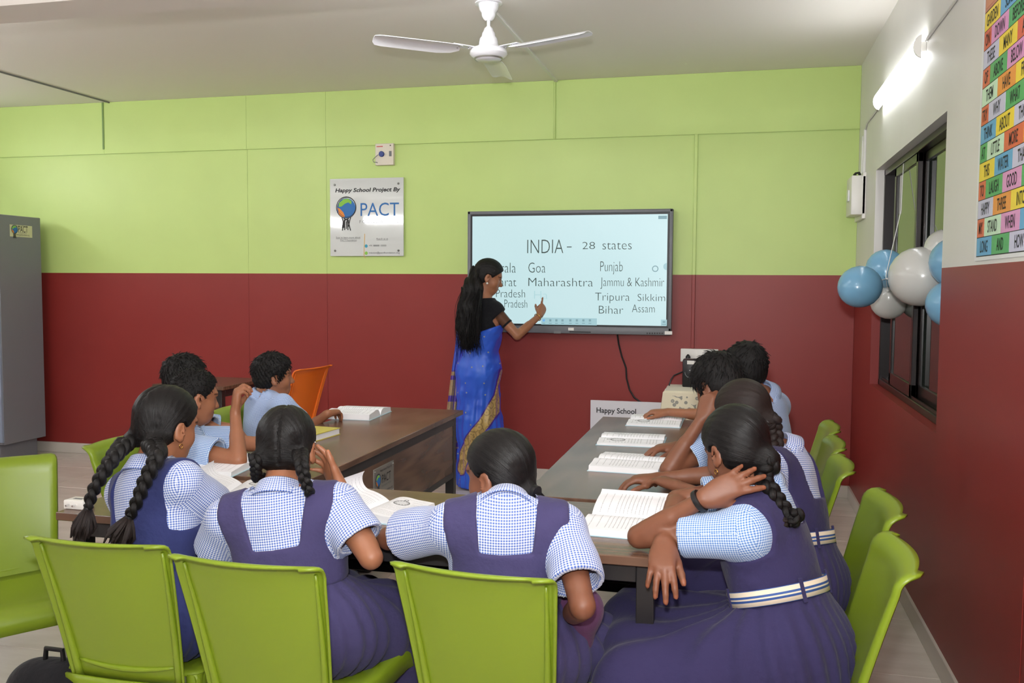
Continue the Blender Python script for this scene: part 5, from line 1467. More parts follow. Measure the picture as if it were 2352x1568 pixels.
# --- girl with gathered hair looking left
k = pose(head=PY(1148, 1090, 2.17), look=az(-66, -12), neck=PY(1163, 1184, 2.09), pelvis=V(-.54, 2.13, .545), face=az(-14), sw=.140,
         elL=PY(893, 1236, 2.17), wrL=PY(985, 1192, 2.40), elR=PY(1338, 1392, 1.99), wrR=PY(1300, 1420, 2.20),
         knL=V(-.62, 2.40, .51), knR=PY(1352, 1480, 2.32), anL=V(-.62, 2.44, .08), anR=V(-.36, 2.36, .08))
def cap3(R):
    hair_cap(R, HAIR, roots=[(0, -.085, -.06)], nape=-.085, thick=.012, part=False, extra=[((0, -.085, -.055), (.034, .03, .03))])
    a = R['Q'](0, -.108, -.055)
    bm = bmesh.new(); g = np.random.default_rng(5); ps = []; rs = []
    for i in range(30):
        o = g.normal(size=3) * .010
        ps.append(np.array([a + o * .5, R['Q'](.02, -.105, -.085) + o, R['Q'](.055, -.08, -.105) + o * 1.2])); rs.append((.005, .005, .0015))
    strand_tubes(bm, ps, rs, 5); bm_obj('ponytail', bm, HAIR, R['t'], smooth='all')
    bm = bmesh.new(); add_tube(bm, [a + nrm(R['Q'](0, -.12, -.06) - a) * -.004, a + nrm(R['Q'](0, -.12, -.06) - a) * .008], .019, 12); bm_obj('hair_tie', bm, M['black'], R['t'], smooth=True)
    earring(R, -1, .008)
girl('schoolgirl in purple pinafore with gathered hair looking left from the front row', k, SKIN_D, PURP, GING, 31, cap3, pin_kw=dict(low=-.062, w0=.062, w1=.068, out=.15), sleeve=.72, flare=.020)

# --- girl at the right end, hand behind her neck
k = pose(head=PY(1690, 1034, 2.37), look=az(-38, -24), neck=PY(1738, 1124, 2.37), pelvis=V(.15, 2.28, .545), face=az(-66), sw=.138, shL=PY(1712, 1228, 2.22), shR=PY(1700, 1130, 2.50),
         elL=PY(1468, 1232, 2.28), wrL=PY(1614, 1146, 2.24), elR=PY(1556, 1150, 2.47), wrR=V(-.165, 2.225, .793),
         handL=dict(d=PY(1700, 1104, 2.25) - PY(1614, 1146, 2.24), n=V(-.10, -.95, .28), L=.165, curls=[(.12, .22, .15), (.12, .25, .15), (.14, .25, .15), (.2, .25, .2)], spread=.16, thumb=(.5, .3)),
         handR=dict(d=V(.02, -.86, -.5), n=V(0, -.5, .86), curls=[(.45, .3, .2), (.45, .25, .15), (.45, .25, .15), (.45, .3, .2)], spread=.16, thumb=(.45, .4), L=.172),
         knL=PY(1458, 1560, 2.16), knR=V(-.25, 2.44, .51), anL=V(-.20, 2.15, .08), anR=V(-.24, 2.45, .08), toe=az(-90))
def cap4(R):
    hair_cap(R, HAIR, roots=[(.045, -.08, -.06)], nape=-.078, thick=.014, part=False, extra=[((.03, -.085, -.05), (.036, .032, .034))])
    a = R['Q'](.035, -.10, -.06)
    braid(R, [a, PY(1752, 1095, 2.30), PY(1775, 1130, 2.28), PY(1800, 1165, 2.27), PY(1818, 1182, 2.26), PY(1832, 1178, 2.25), PY(1828, 1198, 2.25), PY(1812, 1200, 2.25)], .024, .013, HAIR, tie=False, tuft=.02, tuft_w=.01, ref=az(60))
    earring(R, -1, .006)
    P = R['P']; c = P['wrL'] + (P['elL'] - P['wrL']) * .05; d = nrm(P['wrL'] - P['elL'])
    bm = bmesh.new(); add_tube(bm, [c - d * .006, c, c + d * .006], [.0285, .0295, .0285], 18); bm_obj('wrist_band', bm, M['black'], R['t'], smooth=True)
girl('schoolgirl in purple pinafore with striped belt, one hand behind her neck', k, SKIN_D, PURD, GING_L, 41, cap4, belted=True, sleeve=.58, flare=.008,
     skirt_kw=dict(extra=[cone(V(.1, 2.17, .40), V(-.18, 2.13, .33), .085, .09), cone(V(.12, 2.15, .30), V(-.12, 2.11, .22), .09, .10), cone(V(.17, 2.26, .50), V(.17, 2.22, .42), .10, .11)], pleats=22))

# --- girl behind her
k = pose(head=PY(1706, 958, 2.84), look=az(-40, -20), neck=PY(1800, 1050, 2.86), pelvis=V(.20, 2.775, .545), face=az(-70), sw=.138,
         elL=PY(1735, 1185, 2.66), wrL=V(-.17, 2.86, .79), elR=V(-.06, 3.02, .80), wrR=V(-.24, 2.97, .79),
         knL=V(-.17, 2.70, .51), knR=V(-.17, 2.90, .51), anL=V(-.15, 2.70, .08), anR=V(-.15, 2.90, .08), toe=az(-90))
def cap5(R):
    hair_cap(R, HAIR_B, roots=[(.05, -.085, -.03)], nape=-.075, thick=.013, part=False, extra=[((.03, -.085, -.03), (.03, .03, .03))])
    a = R['Q'](.03, -.105, -.025)
    braid(R, [a, PY(1778, 985, 2.80), PY(1782, 1020, 2.78), PY(1770, 1062, 2.74)], .024, .018, HAIR_B, tie=False, tuft=0, ref=az(60))
girl('schoolgirl in purple pinafore sitting behind the girl with the striped belt', k, SKIN_D, PURD, GING, 51, cap5, belted=True, h=.005, pin_kw=dict(low=-.13, w0=.05, w1=.08))

# --- boys on the right side
k = pose(head=PY(1650, 886, 3.30), look=az(-46, -28), neck=PY(1702, 972, 3.36), pelvis=V(.13, 3.33, .55), face=az(-72), sw=.150,
         elL=PY(1536, 1078, 3.08), wrL=PY(1612, 962, 3.14), elR=PY(1690, 1040, 3.50), wrR=PZ(1556, 1024, .80),
         handL=dict(d=V(.25, .35, .9), n=V(-.5, -.8, .2), curls=[(.8, 1.0, .6)] * 4), handR=dict(d=PZ(1470, 1034, .79) - PZ(1556, 1024, .80), n=V(0, 0, 1), curls=[(.25, .35, .2)] * 4, spread=.2),
         knL=V(-.22, 3.24, .51), knR=V(-.22, 3.44, .51), anL=V(-.20, 3.24, .08), anR=V(-.20, 3.44, .08), toe=az(-90))
def capD(R):
    hair_cap(R, HAIR_M, roots=[(.02, -.06, .09)], nape=-.055, thick=.016, part=False, fore=.085); short_strands(R, HAIR_M, 1100, .026, 3, (.02, -.05, .09), .28, -.01, .088)
boy('schoolboy at the right table leaning his head on his hand over a book', k, SKIN_D, GING_L, 61, capD, 1.03, h=.005)
k = pose(head=PY(1712, 850, 3.80), look=az(-32, -8), neck=PY(1752, 915, 3.86), pelvis=V(.15, 3.80, .55), face=az(-66), sw=.150,
         elR=PZ(1640, 955, .80), wrR=PZ(1535, 946, .795), elL=V(-.02, 3.62, .72), wrL=V(-.16, 3.74, .66),
         handR=dict(d=PZ(1470, 946, .79) - PZ(1535, 946, .795), n=V(0, 0, 1), curls=[(.5, .6, .4)] * 4),
         knL=V(-.22, 3.72, .51), knR=V(-.22, 3.92, .51), anL=V(-.20, 3.72, .08), anR=V(-.20, 3.92, .08), toe=az(-90))
def capE(R):
    hair_cap(R, HAIR_M, roots=[(.0, -.06, .09)], nape=-.06, thick=.012, part=False, fore=.08); short_strands(R, HAIR_M, 700, .018, 4, (0, -.05, .09), .25, -.02, .082)
boy('schoolboy in plain blue shirt farthest along the right table', k, SKIN, GING_F, 71, capE, 1.03)

# --- boys on the left side
k = pose(head=PY(446, 911, 3.05), look=az(36, -12), neck=PY(410, 998, 3.03), pelvis=V(-2.06, 3.0, .55), face=az(62), sw=.145,
         elR=PY(548, 1056, 2.90), wrR=PY(540, 948, 2.98), elL=V(-1.78, 3.18, .79), wrL=V(-1.66, 3.08, .80),
         handR=dict(d=V(.05, .1, 1), n=V(-.75, -.62, .1), curls=[(.75, 1.0, .6), (.85, 1.05, .6), (.95, 1.1, .6), (1.05, 1.1, .6)], thumb=(.3, .3), tin=.5),
         knL=V(-1.70, 3.10, .51), knR=V(-1.70, 2.93, .51), anL=V(-1.72, 3.10, .08), anR=V(-1.72, 2.93, .08), toe=az(90))
def capB(R):
    hair_cap(R, HAIR_M, roots=[(0, -.055, .09)], nape=-.055, thick=.006, part=False, fore=.072); short_strands(R, HAIR_M, 900, .0055, 5, (0, -.05, .09), .2, -.03, .074, r=.0008)
boy('schoolboy with cropped hair at the left table, fist raised on his elbow', k, SKIN, GING_L, 81, capB)
k = pose(head=PY(425, 872, 3.52), look=az(30, -6), neck=PY(420, 950, 3.50), pelvis=V(-2.26, 3.46, .55), face=az(60), sw=.145,
         elR=PY(515, 1000, 3.36), wrR=PY(566, 1014, 3.50), elL=V(-2.25, 3.74, .74), wrL=V(-2.06, 3.62, .64),
         handR=dict(d=V(.9, .3, .1), n=V(0, -.3, 1), curls=[(.5, .7, .4)] * 4),
         knL=V(-1.85, 3.56, .51), knR=V(-1.85, 3.38, .51), anL=V(-1.87, 3.56, .08), anR=V(-1.87, 3.38, .08), toe=az(90))
def capA(R):
    hair_cap(R, HAIR, roots=[(0, -.055, .09)], nape=-.06, thick=.013, part=False, fore=.078, spiky=.002); short_strands(R, HAIR, 800, .020, 6, (0, -.05, .09), .35, -.01, .08)
boy('schoolboy with spiky wet hair, half hidden in the middle of the left table', k, SKIN, GING_L, 91, capA)
k = pose(head=PY(628, 864, 4.00), look=az(50, -3), neck=PY(602, 920, 3.98), pelvis=V(-2.24, 4.02, .55), face=az(48), sw=.15,
         shR=PY(650, 935, 3.90), elR=PY(702, 988, 4.0), wrR=PZ(752, 950, .80), elL=V(-2.25, 4.32, .72), wrL=V(-2.05, 4.2, .62),
         handR=dict(d=PZ(800, 938, .80) - PZ(752, 950, .80), n=V(-.1, -.25, 1), curls=[(.35, .5, .4), (.4, .6, .4), (.5, .7, .4), (.6, .7, .4)], spread=.12),
         knL=V(-1.86, 4.10, .51), knR=V(-1.86, 3.92, .51), anL=V(-1.88, 4.10, .08), anR=V(-1.88, 3.92, .08), toe=az(90))
def capC(R):
    hair_cap(R, HAIR_M, roots=[(0, -.055, .09)], nape=-.062, thick=.016, part=False, fore=.084, spiky=.0035); short_strands(R, HAIR_M, 1000, .016, 7, (0, -.05, .09), .55, -.02, .086, r=.0014)
boy('schoolboy with curly hair turned in profile at the far end of the left table', k, SKIN, GING_F, 101, capC)
# ================================================================== THE TEACHER
def teacher():
    k = pose(head=PY(1122, 636, 6.02), look=az(70, -20), neck=PY(1112, 693, 6.0), pelvis=PY(1098, 850, 6.04), face=az(38), sw=.150, hs=.93,
             shR=PY(1138, 715, 5.97), elR=PY(1188, 770, 5.98), wrR=PY(1240, 724, 6.16), elL=PY(1130, 780, 6.22), wrL=PY(1112, 800, 6.22), hipsep=.05,
             handR=dict(d=PY(1254, 690, 6.26) - PY(1240, 724, 6.16), n=V(.55, -.75, -.2), curls=[(.1, .05, .05), (1.0, 1.2, .7), (1.2, 1.2, .7), (1.3, 1.2, .7)], thumb=(.25, .6), tin=.5, L=.165),
             knL=PY(1085, 965, 6.06), knR=PY(1110, 965, 6.02), anL=PY(1078, 1085, 6.08), anR=PY(1112, 1085, 6.04), toe=az(38))
    R = figure('woman in blue silk sari and black blouse writing on the interactive screen', (k['pelvis'][0], k['pelvis'][1], 0), k, SKIN_T, 1.07, .006)
    P, t, T, N, up = R['P'], R['t'], R['T'], R['N'], R['up']
    bl = cloth('black_blouse', (20, 20, 24), .1)
    hz = PY(1100, 800, 6.0)[2]
    shirt(R, bl, 7, .16, loose=.010, collar=False, flare=.006, h=.006, hem=lambda q: hz - q[:, 2], name='blouse')
    # sheer sleeve with its band
    sh, el = P['shR'], P['elR']; d = nrm(el - sh)
    sm = mat('sheer_black_net', (14, 13, 14), .8, .2, alpha=.42)
    bm = bmesh.new(); add_tube(bm, [sh + (el - sh) * f for f in (.0, .2, .4, .52)], [.0465, .0440, .0415, .0395], 16, cap=False); bm_obj('sheer_sleeve', bm, sm, t, smooth='all')
    bm = bmesh.new(); add_tube(bm, [sh + (el - sh) * f for f in (.50, .56)], [.0415, .0405], 16); bm_obj('sleeve_band', bm, bl, t, smooth=True)
    gold = bpy.data.materials['gold']
    bm = bmesh.new(); w_ = P['wrR'] + (P['elR'] - P['wrR']) * .1; dd = nrm(P['wrR'] - P['elR']); a = nrm(np.cross(dd, V(0, 0, 1))); b = np.cross(dd, a)
    add_tube(bm, [w_ + (a * math.cos(x) + b * math.sin(x)) * .0265 for x in np.linspace(0, 2 * PI, 25)], .0028, 6, cap=False); bm_obj('bangle', bm, gold, t, smooth='all')
    bm = bmesh.new(); bmesh.ops.create_uvsphere(bm, u_segments=10, v_segments=8, radius=.0075, matrix=Matrix.Translation(Vector(R['Q'](.087, .0, -.046)))); bm_obj('earring', bm, mat('pearl', (232, 228, 220), .2), t, smooth='all')
    # sari: wrapped skirt and lower back, cut along the drape line
    hem = (k['anL'] + k['anR']) / 2; hem = V(hem[0] + .02, hem[1], .03)
    PEc = k['pelvis']
    ps = inflate(R['torso'], .019) + [cone(PEc, V((PEc[0] + hem[0]) / 2, PEc[1], .45), .150, .150), cone(V((PEc[0] + hem[0]) / 2, PEc[1], .45), hem, .142, .158), cone(V(PEc[0] + .04, PEc[1] - .0, .42), V(hem[0] + .135, hem[1], .03), .10, .11)]
    fd = Field(ps, .007); fd.adds(ps, .06)
    dirn = nrm(V(.55, 0, .85))
    def drape(q):
        th = np.arctan2(q[:, 0] - PEc[0], -(q[:, 1] - PEc[1]))
        low_ = np.clip((PEc[2] + .1 - q[:, 2]) / .5, 0, 1)
        return fold(q, .008, 12, 42, dirn) + fold(q, .0035, 19, 90, dirn) - .006 * low_ * np.sin(th * 17 + 2 * np.sin(q[:, 2] * 5))
    fd.disp(drape)
    a0 = PY(1060, 778, 5.95); a1 = PY(1155, 744, 5.95); nn = nrm(V(-(a1[2] - a0[2]), 0, a1[0] - a0[0]))
    fd.inside_fn(lambda q: np.maximum((q - a0) @ nn, .012 - q[:, 2]))
    co, F_ = fd.mesh(1)
    line = np.array([PY(*p, 5.9)[[0, 2]] for p in ((1152, 858), (1141, 915), (1112, 972), (1082, 1008), (1066, 1040), (1056, 1080))])
    q = co[:, [0, 2]]; best = np.full(len(co), 9.); sgn = np.zeros(len(co))
    for a, b in zip(line, line[1:]):
        e = b - a; L = e @ e; tt = np.clip(((q - a) @ e) / L, 0, 1); dv = q - (a + tt[:, None] * e); ds = np.linalg.norm(dv, axis=1)
        m = ds < best; best[m] = ds[m]; sgn[m] = np.sign(e[0] * dv[:, 1] - e[1] * dv[:, 0])[m]
    u = best * sgn; u = np.where(co[:, 1] > PEc[1] + .02, 1.0, u)
    m = mat('blue_silk', (34, 84, 196), .42, .5, sheen=.5); n = NT(m); uvs = n.sep(n.uv())
    n.b.inputs['Sheen Tint'].default_value = (.25, .05, .8, 1)
    au = n.math('ABSOLUTE', uvs[0])
    gold_f = n.math('LESS_THAN', au, .036); pur_f = n.math('MULTIPLY', n.math('LESS_THAN', au, .044), n.math('GREATER_THAN', au, .036))
    vo = n.n('ShaderNodeTexVoronoi'); vo.inputs['Scale'].default_value = 26; n.l(n.geo(), vo.inputs[0])
    goldc = n.mix(n.math('GREATER_THAN', n.math('SINE', n.math('MULTIPLY', vo.outputs[0], 14)), .3), lin((176, 148, 84)), lin((140, 116, 62)))
    vd = n.n('ShaderNodeTexVoronoi', voronoi_dimensions='2D'); vd.inputs['Scale'].default_value = 9.5; vd.inputs['Randomness'].default_value = .5; gg = n.sep(n.geo()); cmb = n.n('ShaderNodeCombineXYZ'); n.l(gg[0], cmb.inputs[0]); n.l(gg[2], cmb.inputs[1]); n.l(cmb.outputs[0], vd.inputs[0])
    dots = n.math('LESS_THAN', vd.outputs[0], .05)
    basec = n.mix(n.noise(n.mapping(n.geo(), (9, 9, 3)), 1.3, 3), lin((26, 62, 176)), lin((44, 104, 214)))
    c = n.mix(dots, basec, lin((150, 150, 140))); c = n.mix(pur_f, c, lin((62, 30, 130))); c = n.mix(gold_f, c, goldc); n.color(c)
    sari = np_obj('sari', co, F_, m, t, uv=np.stack([u, co[:, 2]], 1))
    # pallu hanging from the left shoulder, pleated and banded
    rows = []; bm = bmesh.new(); uvl = bm.loops.layers.uv.new('UVMap')
    pys = np.linspace(735, 1044, 30); xs0 = np.interp(pys, [735, 800, 860, 950, 1044], [1052, 1045, 1036, 1025, 1021]); xs1 = np.interp(pys, [735, 800, 860, 950, 1044], [1064, 1064, 1060, 1055, 1053])
    for py, xa, xb in zip(pys, xs0, xs1):
        row = []
        for j in range(25):
            f = j / 24; fr = (py - 735) / 309
            y = 5.99 + .035 * math.sin(f * 2 * PI * 2.5 + .6) * (.4 + .6 * fr) + .03 * (1 - fr)
            row.append(bm.verts.new(Vector(PY(xa + (xb - xa) * (f + .06 * math.sin(f * 2 * PI * 2.5)), py, y))))
        rows.append(row)
    for i in range(len(rows) - 1):
        for j in range(24):
            f = bm.faces.new((rows[i][j], rows[i][j + 1], rows[i + 1][j + 1], rows[i + 1][j]))
            for lp, (a, b) in zip(f.loops, ((j, i), (j + 1, i), (j + 1, i + 1), (j, i + 1))): lp[uvl].uv = (a / 24, pys[b])
    pm = mat('banded_pallu', (40, 70, 180), .45, .4, sheen=.3); n = NT(pm); v = n.sep(n.uv())[1]
    base = n.mix(n.math('GREATER_THAN', v, 850), lin((40, 78, 190)), lin((70, 34, 150)))
    gf = None
    for a, b in ((853, 862), (872, 908), (922, 951), (965, 997)):
        q_ = n.math('MULTIPLY', n.math('GREATER_THAN', v, a), n.math('LESS_THAN', v, b)); gf = q_ if gf is None else n.math('MAXIMUM', gf, q_)
    nz = n.noise(n.geo(), 90, 3); gold2 = n.mix(nz, lin((120, 92, 96)), lin((196, 168, 98)))
    sf = n.math('MULTIPLY', n.math('LESS_THAN', n.math('FRACT', n.math('DIVIDE', n.math('SUBTRACT', v, 1012), 14.0)), .28), n.math('GREATER_THAN', v, 1012)); sf = n.math('MULTIPLY', sf, n.math('LESS_THAN', v, 1034))
    mid = n.math('GREATER_THAN', n.math('ABSOLUTE', n.math('SUBTRACT', n.sep(n.uv())[0], .52)), .09)
    n.color(n.mix(n.math('MULTIPLY', mid, n.math('MAXIMUM', gf, n.math('MULTIPLY', sf, .8))), base, gold2))
    pal = bm_obj('pallu', bm, pm, t, smooth='all'); so = pal.modifiers.new('thickness', 'SOLIDIFY'); so.thickness = .003
    bm = bmesh.new(); g = np.random.default_rng(3)
    for j in range(26):
        p = np.array(rows[-1][min(24, j)].co) if False else PY(1021 + 32 * j / 25, 1044, 5.99 + .035 * math.sin(j / 25 * 2 * PI * 2.5 + .6))
        e = p + V(g.normal() * .012, g.normal() * .01, -.045 * g.uniform(.5, 1.1)); add_tube(bm, [p, (p + e) / 2 + V(g.normal() * .004, 0, 0), e], [.003, .0025, .0012], 5)
    bm_obj('fringe', bm, mat('purple_fringe', (66, 30, 140), .7), pal, smooth='all')
    # shoulder part of the pallu over the left shoulder
    ps2 = [cone(P['shL'] + (N - P['shL']) * .4 + V(0, 0, .02), PY(1066, 745, 6.03), .062, .05)]
    fd = Field(ps2, .007); fd.adds(ps2); co2, F2 = fd.mesh(1); np_obj('shoulder_drape', co2, F2, m, t, uv=np.stack([np.ones(len(co2)), co2[:, 2]], 1))
    # hair: cap, long loose mass and wavy strands
    cap = hair_cap(R, HAIR_M, roots=[(0, -.09, .0)], nape=-.085, thick=.014, part=False, fore=.080, h=.005, extra=[((0, -.08, -.02), (.06, .04, .06))])
    cps = [(R['Q'](0, -.085, .0), .050), (PY(1085, 665, 5.93), .066), (PY(1077, 710, 5.885), .076), (PY(1074, 755, 5.875), .066), (PY(1072, 792, 5.88), .035)]
    ps = [cone(a, b, ra, rb) for (a, ra), (b, rb) in zip(cps, cps[1:])]
    fd = Field(ps, .006); fd.adds(ps, .03); fd.disp(lambda q: .006 * np.sin(q[:, 0] * 130 + 2.2 * np.sin(q[:, 2] * 26)) + .003 * np.sin(q[:, 0] * 310 + 3 * np.sin(q[:, 2] * 40)))
    fd.inside_fn(lambda q: (q[:, 1] - (PEc[1] - .04)) * .9)
    co, F_ = fd.mesh(1); np_obj('long_hair', co, F_, HAIR_M, t, uv=np.stack([co[:, 0] * 9, co[:, 2] * 2], 1))
    bm = bmesh.new(); pth = []; rs = []; g = np.random.default_rng(8)
    for i in range(300):
        o = np.clip(g.normal(size=3), -1.7, 1.7) * V(.040, .02, .01); e = V(g.normal() * .022, 0, -abs(g.normal()) * .025 + .02); ph = g.uniform(0, 6)
        pts = [R['Q'](g.uniform(-.06, .06), -.09, g.uniform(-.03, .03)), PY(1085, 668, 5.90) + o * .9, PY(1077, 712, 5.845) + o * 1.15, PY(1075, 758, 5.84) + o * 1.15, PY(1075, 800, 5.86) + o * .9 + e]
        c = curve_pts(pts, 14); c[:, 0] += .005 * np.sin(np.linspace(0, 11, 14) + ph); pth.append(c); rs.append(np.linspace(.0024, .0009, 14))
    strand_tubes(bm, pth, rs, 4); bm_obj('hair_strands', bm, HAIR_M, t, smooth='all')
    bm = bmesh.new(); c = R['Q'](-.0, -.112, .012)
    for i in range(7): bmesh.ops.create_uvsphere(bm, u_segments=8, v_segments=6, radius=.007, matrix=Matrix.Translation(Vector(c + R['Fr'][2] * (.006 * i - .02) + R['Fr'][0] * .012 * math.sin(i * 2) - R['Fr'][1] * .004)))
    bm_obj('hair_clip', bm, mat('cream_clip', (222, 214, 190), .3), t, smooth='all')
teacher()
# ================================================================== BOOKS AND SMALL THINGS
def page_mat(name, watch=None, rot=False):
    m = mat(name, (238, 238, 242), .55, .3); n = NT(m); s = n.sep(n.uv()); u, v = (s[1], s[0]) if rot else (s[0], s[1])
    ln = n.math('LESS_THAN', n.math('FRACT', n.math('MULTIPLY', v, 21.0)), .20)
    cm = n.n('ShaderNodeCombineXYZ'); n.l(n.math('MULTIPLY', u, 46), cm.inputs[0]); n.l(n.math("FLOOR", n.math("MULTIPLY", v, 21.0)), cm.inputs[1])
    wd = n.math('GREATER_THAN', n.noise(cm.outputs[0], 1.0, 1), .43)
    mar = n.math('MULTIPLY', n.math('MULTIPLY', n.math('GREATER_THAN', u, .12), n.math('LESS_THAN', u, .88)), n.math('MULTIPLY', n.math('GREATER_THAN', v, .08), n.math('LESS_THAN', v, .93)))
    cl = n.n('ShaderNodeCombineXYZ'); n.l(n.math("FLOOR", n.math("MULTIPLY", v, 21.0)), cl.inputs[1]); row = n.math('GREATER_THAN', n.noise(cl.outputs[0], .9, 0), .42)
    f = n.math('MULTIPLY', n.math('MULTIPLY', n.math('MULTIPLY', ln, wd), n.math('MULTIPLY', mar, row)), .55)
    if watch:
        cx_, cy_, r = watch
        dx = n.math('SUBTRACT', u, cx_); dy = n.math('MULTIPLY', n.math('SUBTRACT', v, cy_), 1.4); d = n.math('SQRT', n.math('ADD', n.math('MULTIPLY', dx, dx), n.math('MULTIPLY', dy, dy)))
        f = n.math('MULTIPLY', f, n.math('GREATER_THAN', d, r * 1.5))
        ring = n.math('LESS_THAN', n.math('ABSOLUTE', n.math('SUBTRACT', d, r)), r * .10)
        tick = n.math('MULTIPLY', n.math('LESS_THAN', n.math('ABSOLUTE', n.math('SUBTRACT', d, r * .78)), r * .10), n.math('LESS_THAN', n.math('FRACT', n.math('MULTIPLY', n.math('ARCTAN2', dy, dx), 12 / (2 * PI))), .35))
        d2 = n.math('SQRT', n.math('ADD', n.math('POWER', dx, 2), n.math('POWER', n.math('SUBTRACT', dy, r * 1.35), 2))); knob = n.math('LESS_THAN', n.math('ABSOLUTE', n.math('SUBTRACT', d2, r * .25)), r * .07)
        fill = n.math('MULTIPLY', n.math('LESS_THAN', d, r), .25)
        f = n.math('MAXIMUM', n.math('MAXIMUM', f, fill), n.math('MAXIMUM', n.math('MAXIMUM', ring, tick), knob))
    n.color(n.mix(n.math('MULTIPLY', f, .8), lin((240, 240, 244)), lin((60, 60, 66))))
    return m
PG = page_mat('printed_page'); PGW = page_mat('page_with_stopwatch', (.5, .70, .15)); PGB = mat('page_edges', (226, 226, 228), .7)
NT(PGB).bump(NT(PGB).noise(NT(PGB).mapping(NT(PGB).geo(), (1, 1, 400)), 6, 2), .3, .001)
COVB = mat('pale_blue_cover', (170, 206, 218), .45); _n3 = NT(COVB); _n3.color(_n3.mix(_n3.noise(_n3.geo(), 14, 4), lin((148, 194, 212)), lin((206, 226, 230))))
def open_book(c, rz, label, W=.165, Hh=.235, tl=.012, tr=.016, left=PG, right=PGW, curl=None, flip=0, cov=COVB, z0=None):
    """spine along local Y; pages to -X and +X; curl = (side, radius, turn) of one lifted page"""
    t = empty('open_book', (c[0], c[1], ZT if z0 is None else z0), label, 'book', 'open textbooks on the tables', rz)
    bm = bmesh.new(); add_box(bm, (-W - .006, -Hh / 2 - .005, 0), (W + .006, Hh / 2 + .005, .002)); bm_obj('cover', bm, cov, t, world=False)
    for sd, th, pm in ((-1, tl, left), (1, tr, right)):
        bm = bmesh.new(); uvl = bm.loops.layers.uv.new('UVMap'); xs = np.linspace(0, 1, 15)
        prof = [.0025 + th * (1 - math.exp(-x * 9)) * (1 - .28 * x * x) + .004 * math.sin(PI * min(1, x * 1.6)) for x in xs]
        top = [[bm.verts.new((sd * x * W, y, z)) for x, z in zip(xs, prof)] for y in np.linspace(-Hh / 2, Hh / 2, 3)]
        bot = [[bm.verts.new((sd * x * (W + .003 * (th / .016)), y, .0021)) for x in (0, 1)] for y in (-Hh / 2, Hh / 2)]
        for j in range(2):
            for i in range(14):
                f = bm.faces.new((top[j][i], top[j][i + 1], top[j + 1][i + 1], top[j + 1][i]))
                for lp, (a, b) in zip(f.loops, ((i, j), (i + 1, j), (i + 1, j + 1), (i, j + 1))): lp[uvl].uv = (xs[a] if sd > 0 else 1 - xs[a], b / 2)
        f = bm.faces.new([bot[0][0]] + top[0] + [bot[0][1]]); f.material_index = 1
        f = bm.faces.new([bot[1][0]] + top[2] + [bot[1][1]]); f.material_index = 1
        f = bm.faces.new((top[0][14], top[1][14], top[2][14], bot[1][1], bot[0][1])); f.material_index = 1
        bm_obj('page_block', bm, [pm, PGB], t, world=False, smooth=True)
    if curl:
        sd, r, turn = curl; bm = bmesh.new(); uvl = bm.loops.layers.uv.new('UVMap'); rows = []; n_ = 16
        for y in np.linspace(-Hh / 2, Hh / 2, 3):
            row = []
            for i in range(n_ + 1):
                s = W * i / n_; fl = W - r * turn; x = min(s, fl); a = max(0, s - fl) / r
                rise = .006 + .35 * x * math.exp(-x * 4)
                row.append(bm.verts.new((sd * (x * .94 + r * math.sin(a)), y, rise + r * (1 - math.cos(a)) + .012 * (1 - math.exp(-x * 40)))))
            rows.append(row)
        for j in range(2):
            for i in range(n_):
                f = bm.faces.new((rows[j][i], rows[j][i + 1], rows[j + 1][i + 1], rows[j + 1][i]))
                for lp, (a, b) in zip(f.loops, ((i, j), (i + 1, j), (i + 1, j + 1), (i, j + 1))): lp[uvl].uv = (a / n_ if sd > 0 else 1 - a / n_, b / 2)
        bm_obj('lifted_page', bm, PG, t, world=False, smooth='all')
    return t
def bk(px, py, rz, label, **k): open_book(PZ(px, py, ZT), rz, label, **k)
bk(855, 1175, -.16, 'open textbook with a curled left page in front of the girl with looped plaits', W=.15, Hh=.21, curl=(-1, .035, 2.3), tl=.016, tr=.022)
bk(1172, 1176, -.05, 'open textbook lying in front of the girl with gathered hair', W=.150, Hh=.22, tr=.02)
bk(1452, 1200, PI / 2 - .05, 'open textbook at the right end under the arm with a wrist band', W=.165, Hh=.235, left=PG, right=PG, tl=.022, curl=(1, .09, .5))
bk(1506, 969, PI / 2, 'open textbook on the right table farthest from the front table', W=.155, Hh=.25, left=PGW, right=PGW)
bk(1452, 1013, PI / 2 + .02, 'open textbook on the right table, middle one of three', W=.13, Hh=.27, left=PGW, right=PGW)
bk(1448, 1068, PI / 2 - .06, 'open textbook on the right table nearest to the front table', W=.15, Hh=.25, left=PG, right=PG, tl=.024, tr=.02)
bk(532, 1130, .2, 'open textbook with a rolled page in front of the girl with long plaits', W=.13, Hh=.2, curl=(-1, .04, 1.8))
bk(505, 1070, -PI / 2 + .1, 'open book under the raised elbow at the left table', W=.17, Hh=.25, left=PG, right=PG, tl=.02, tr=.02)
bk(822, 953, -PI / 2 + .05, 'thick open textbook at the far end of the left table', W=.16, Hh=.24, left=PG, right=PG, tl=.03, tr=.035)
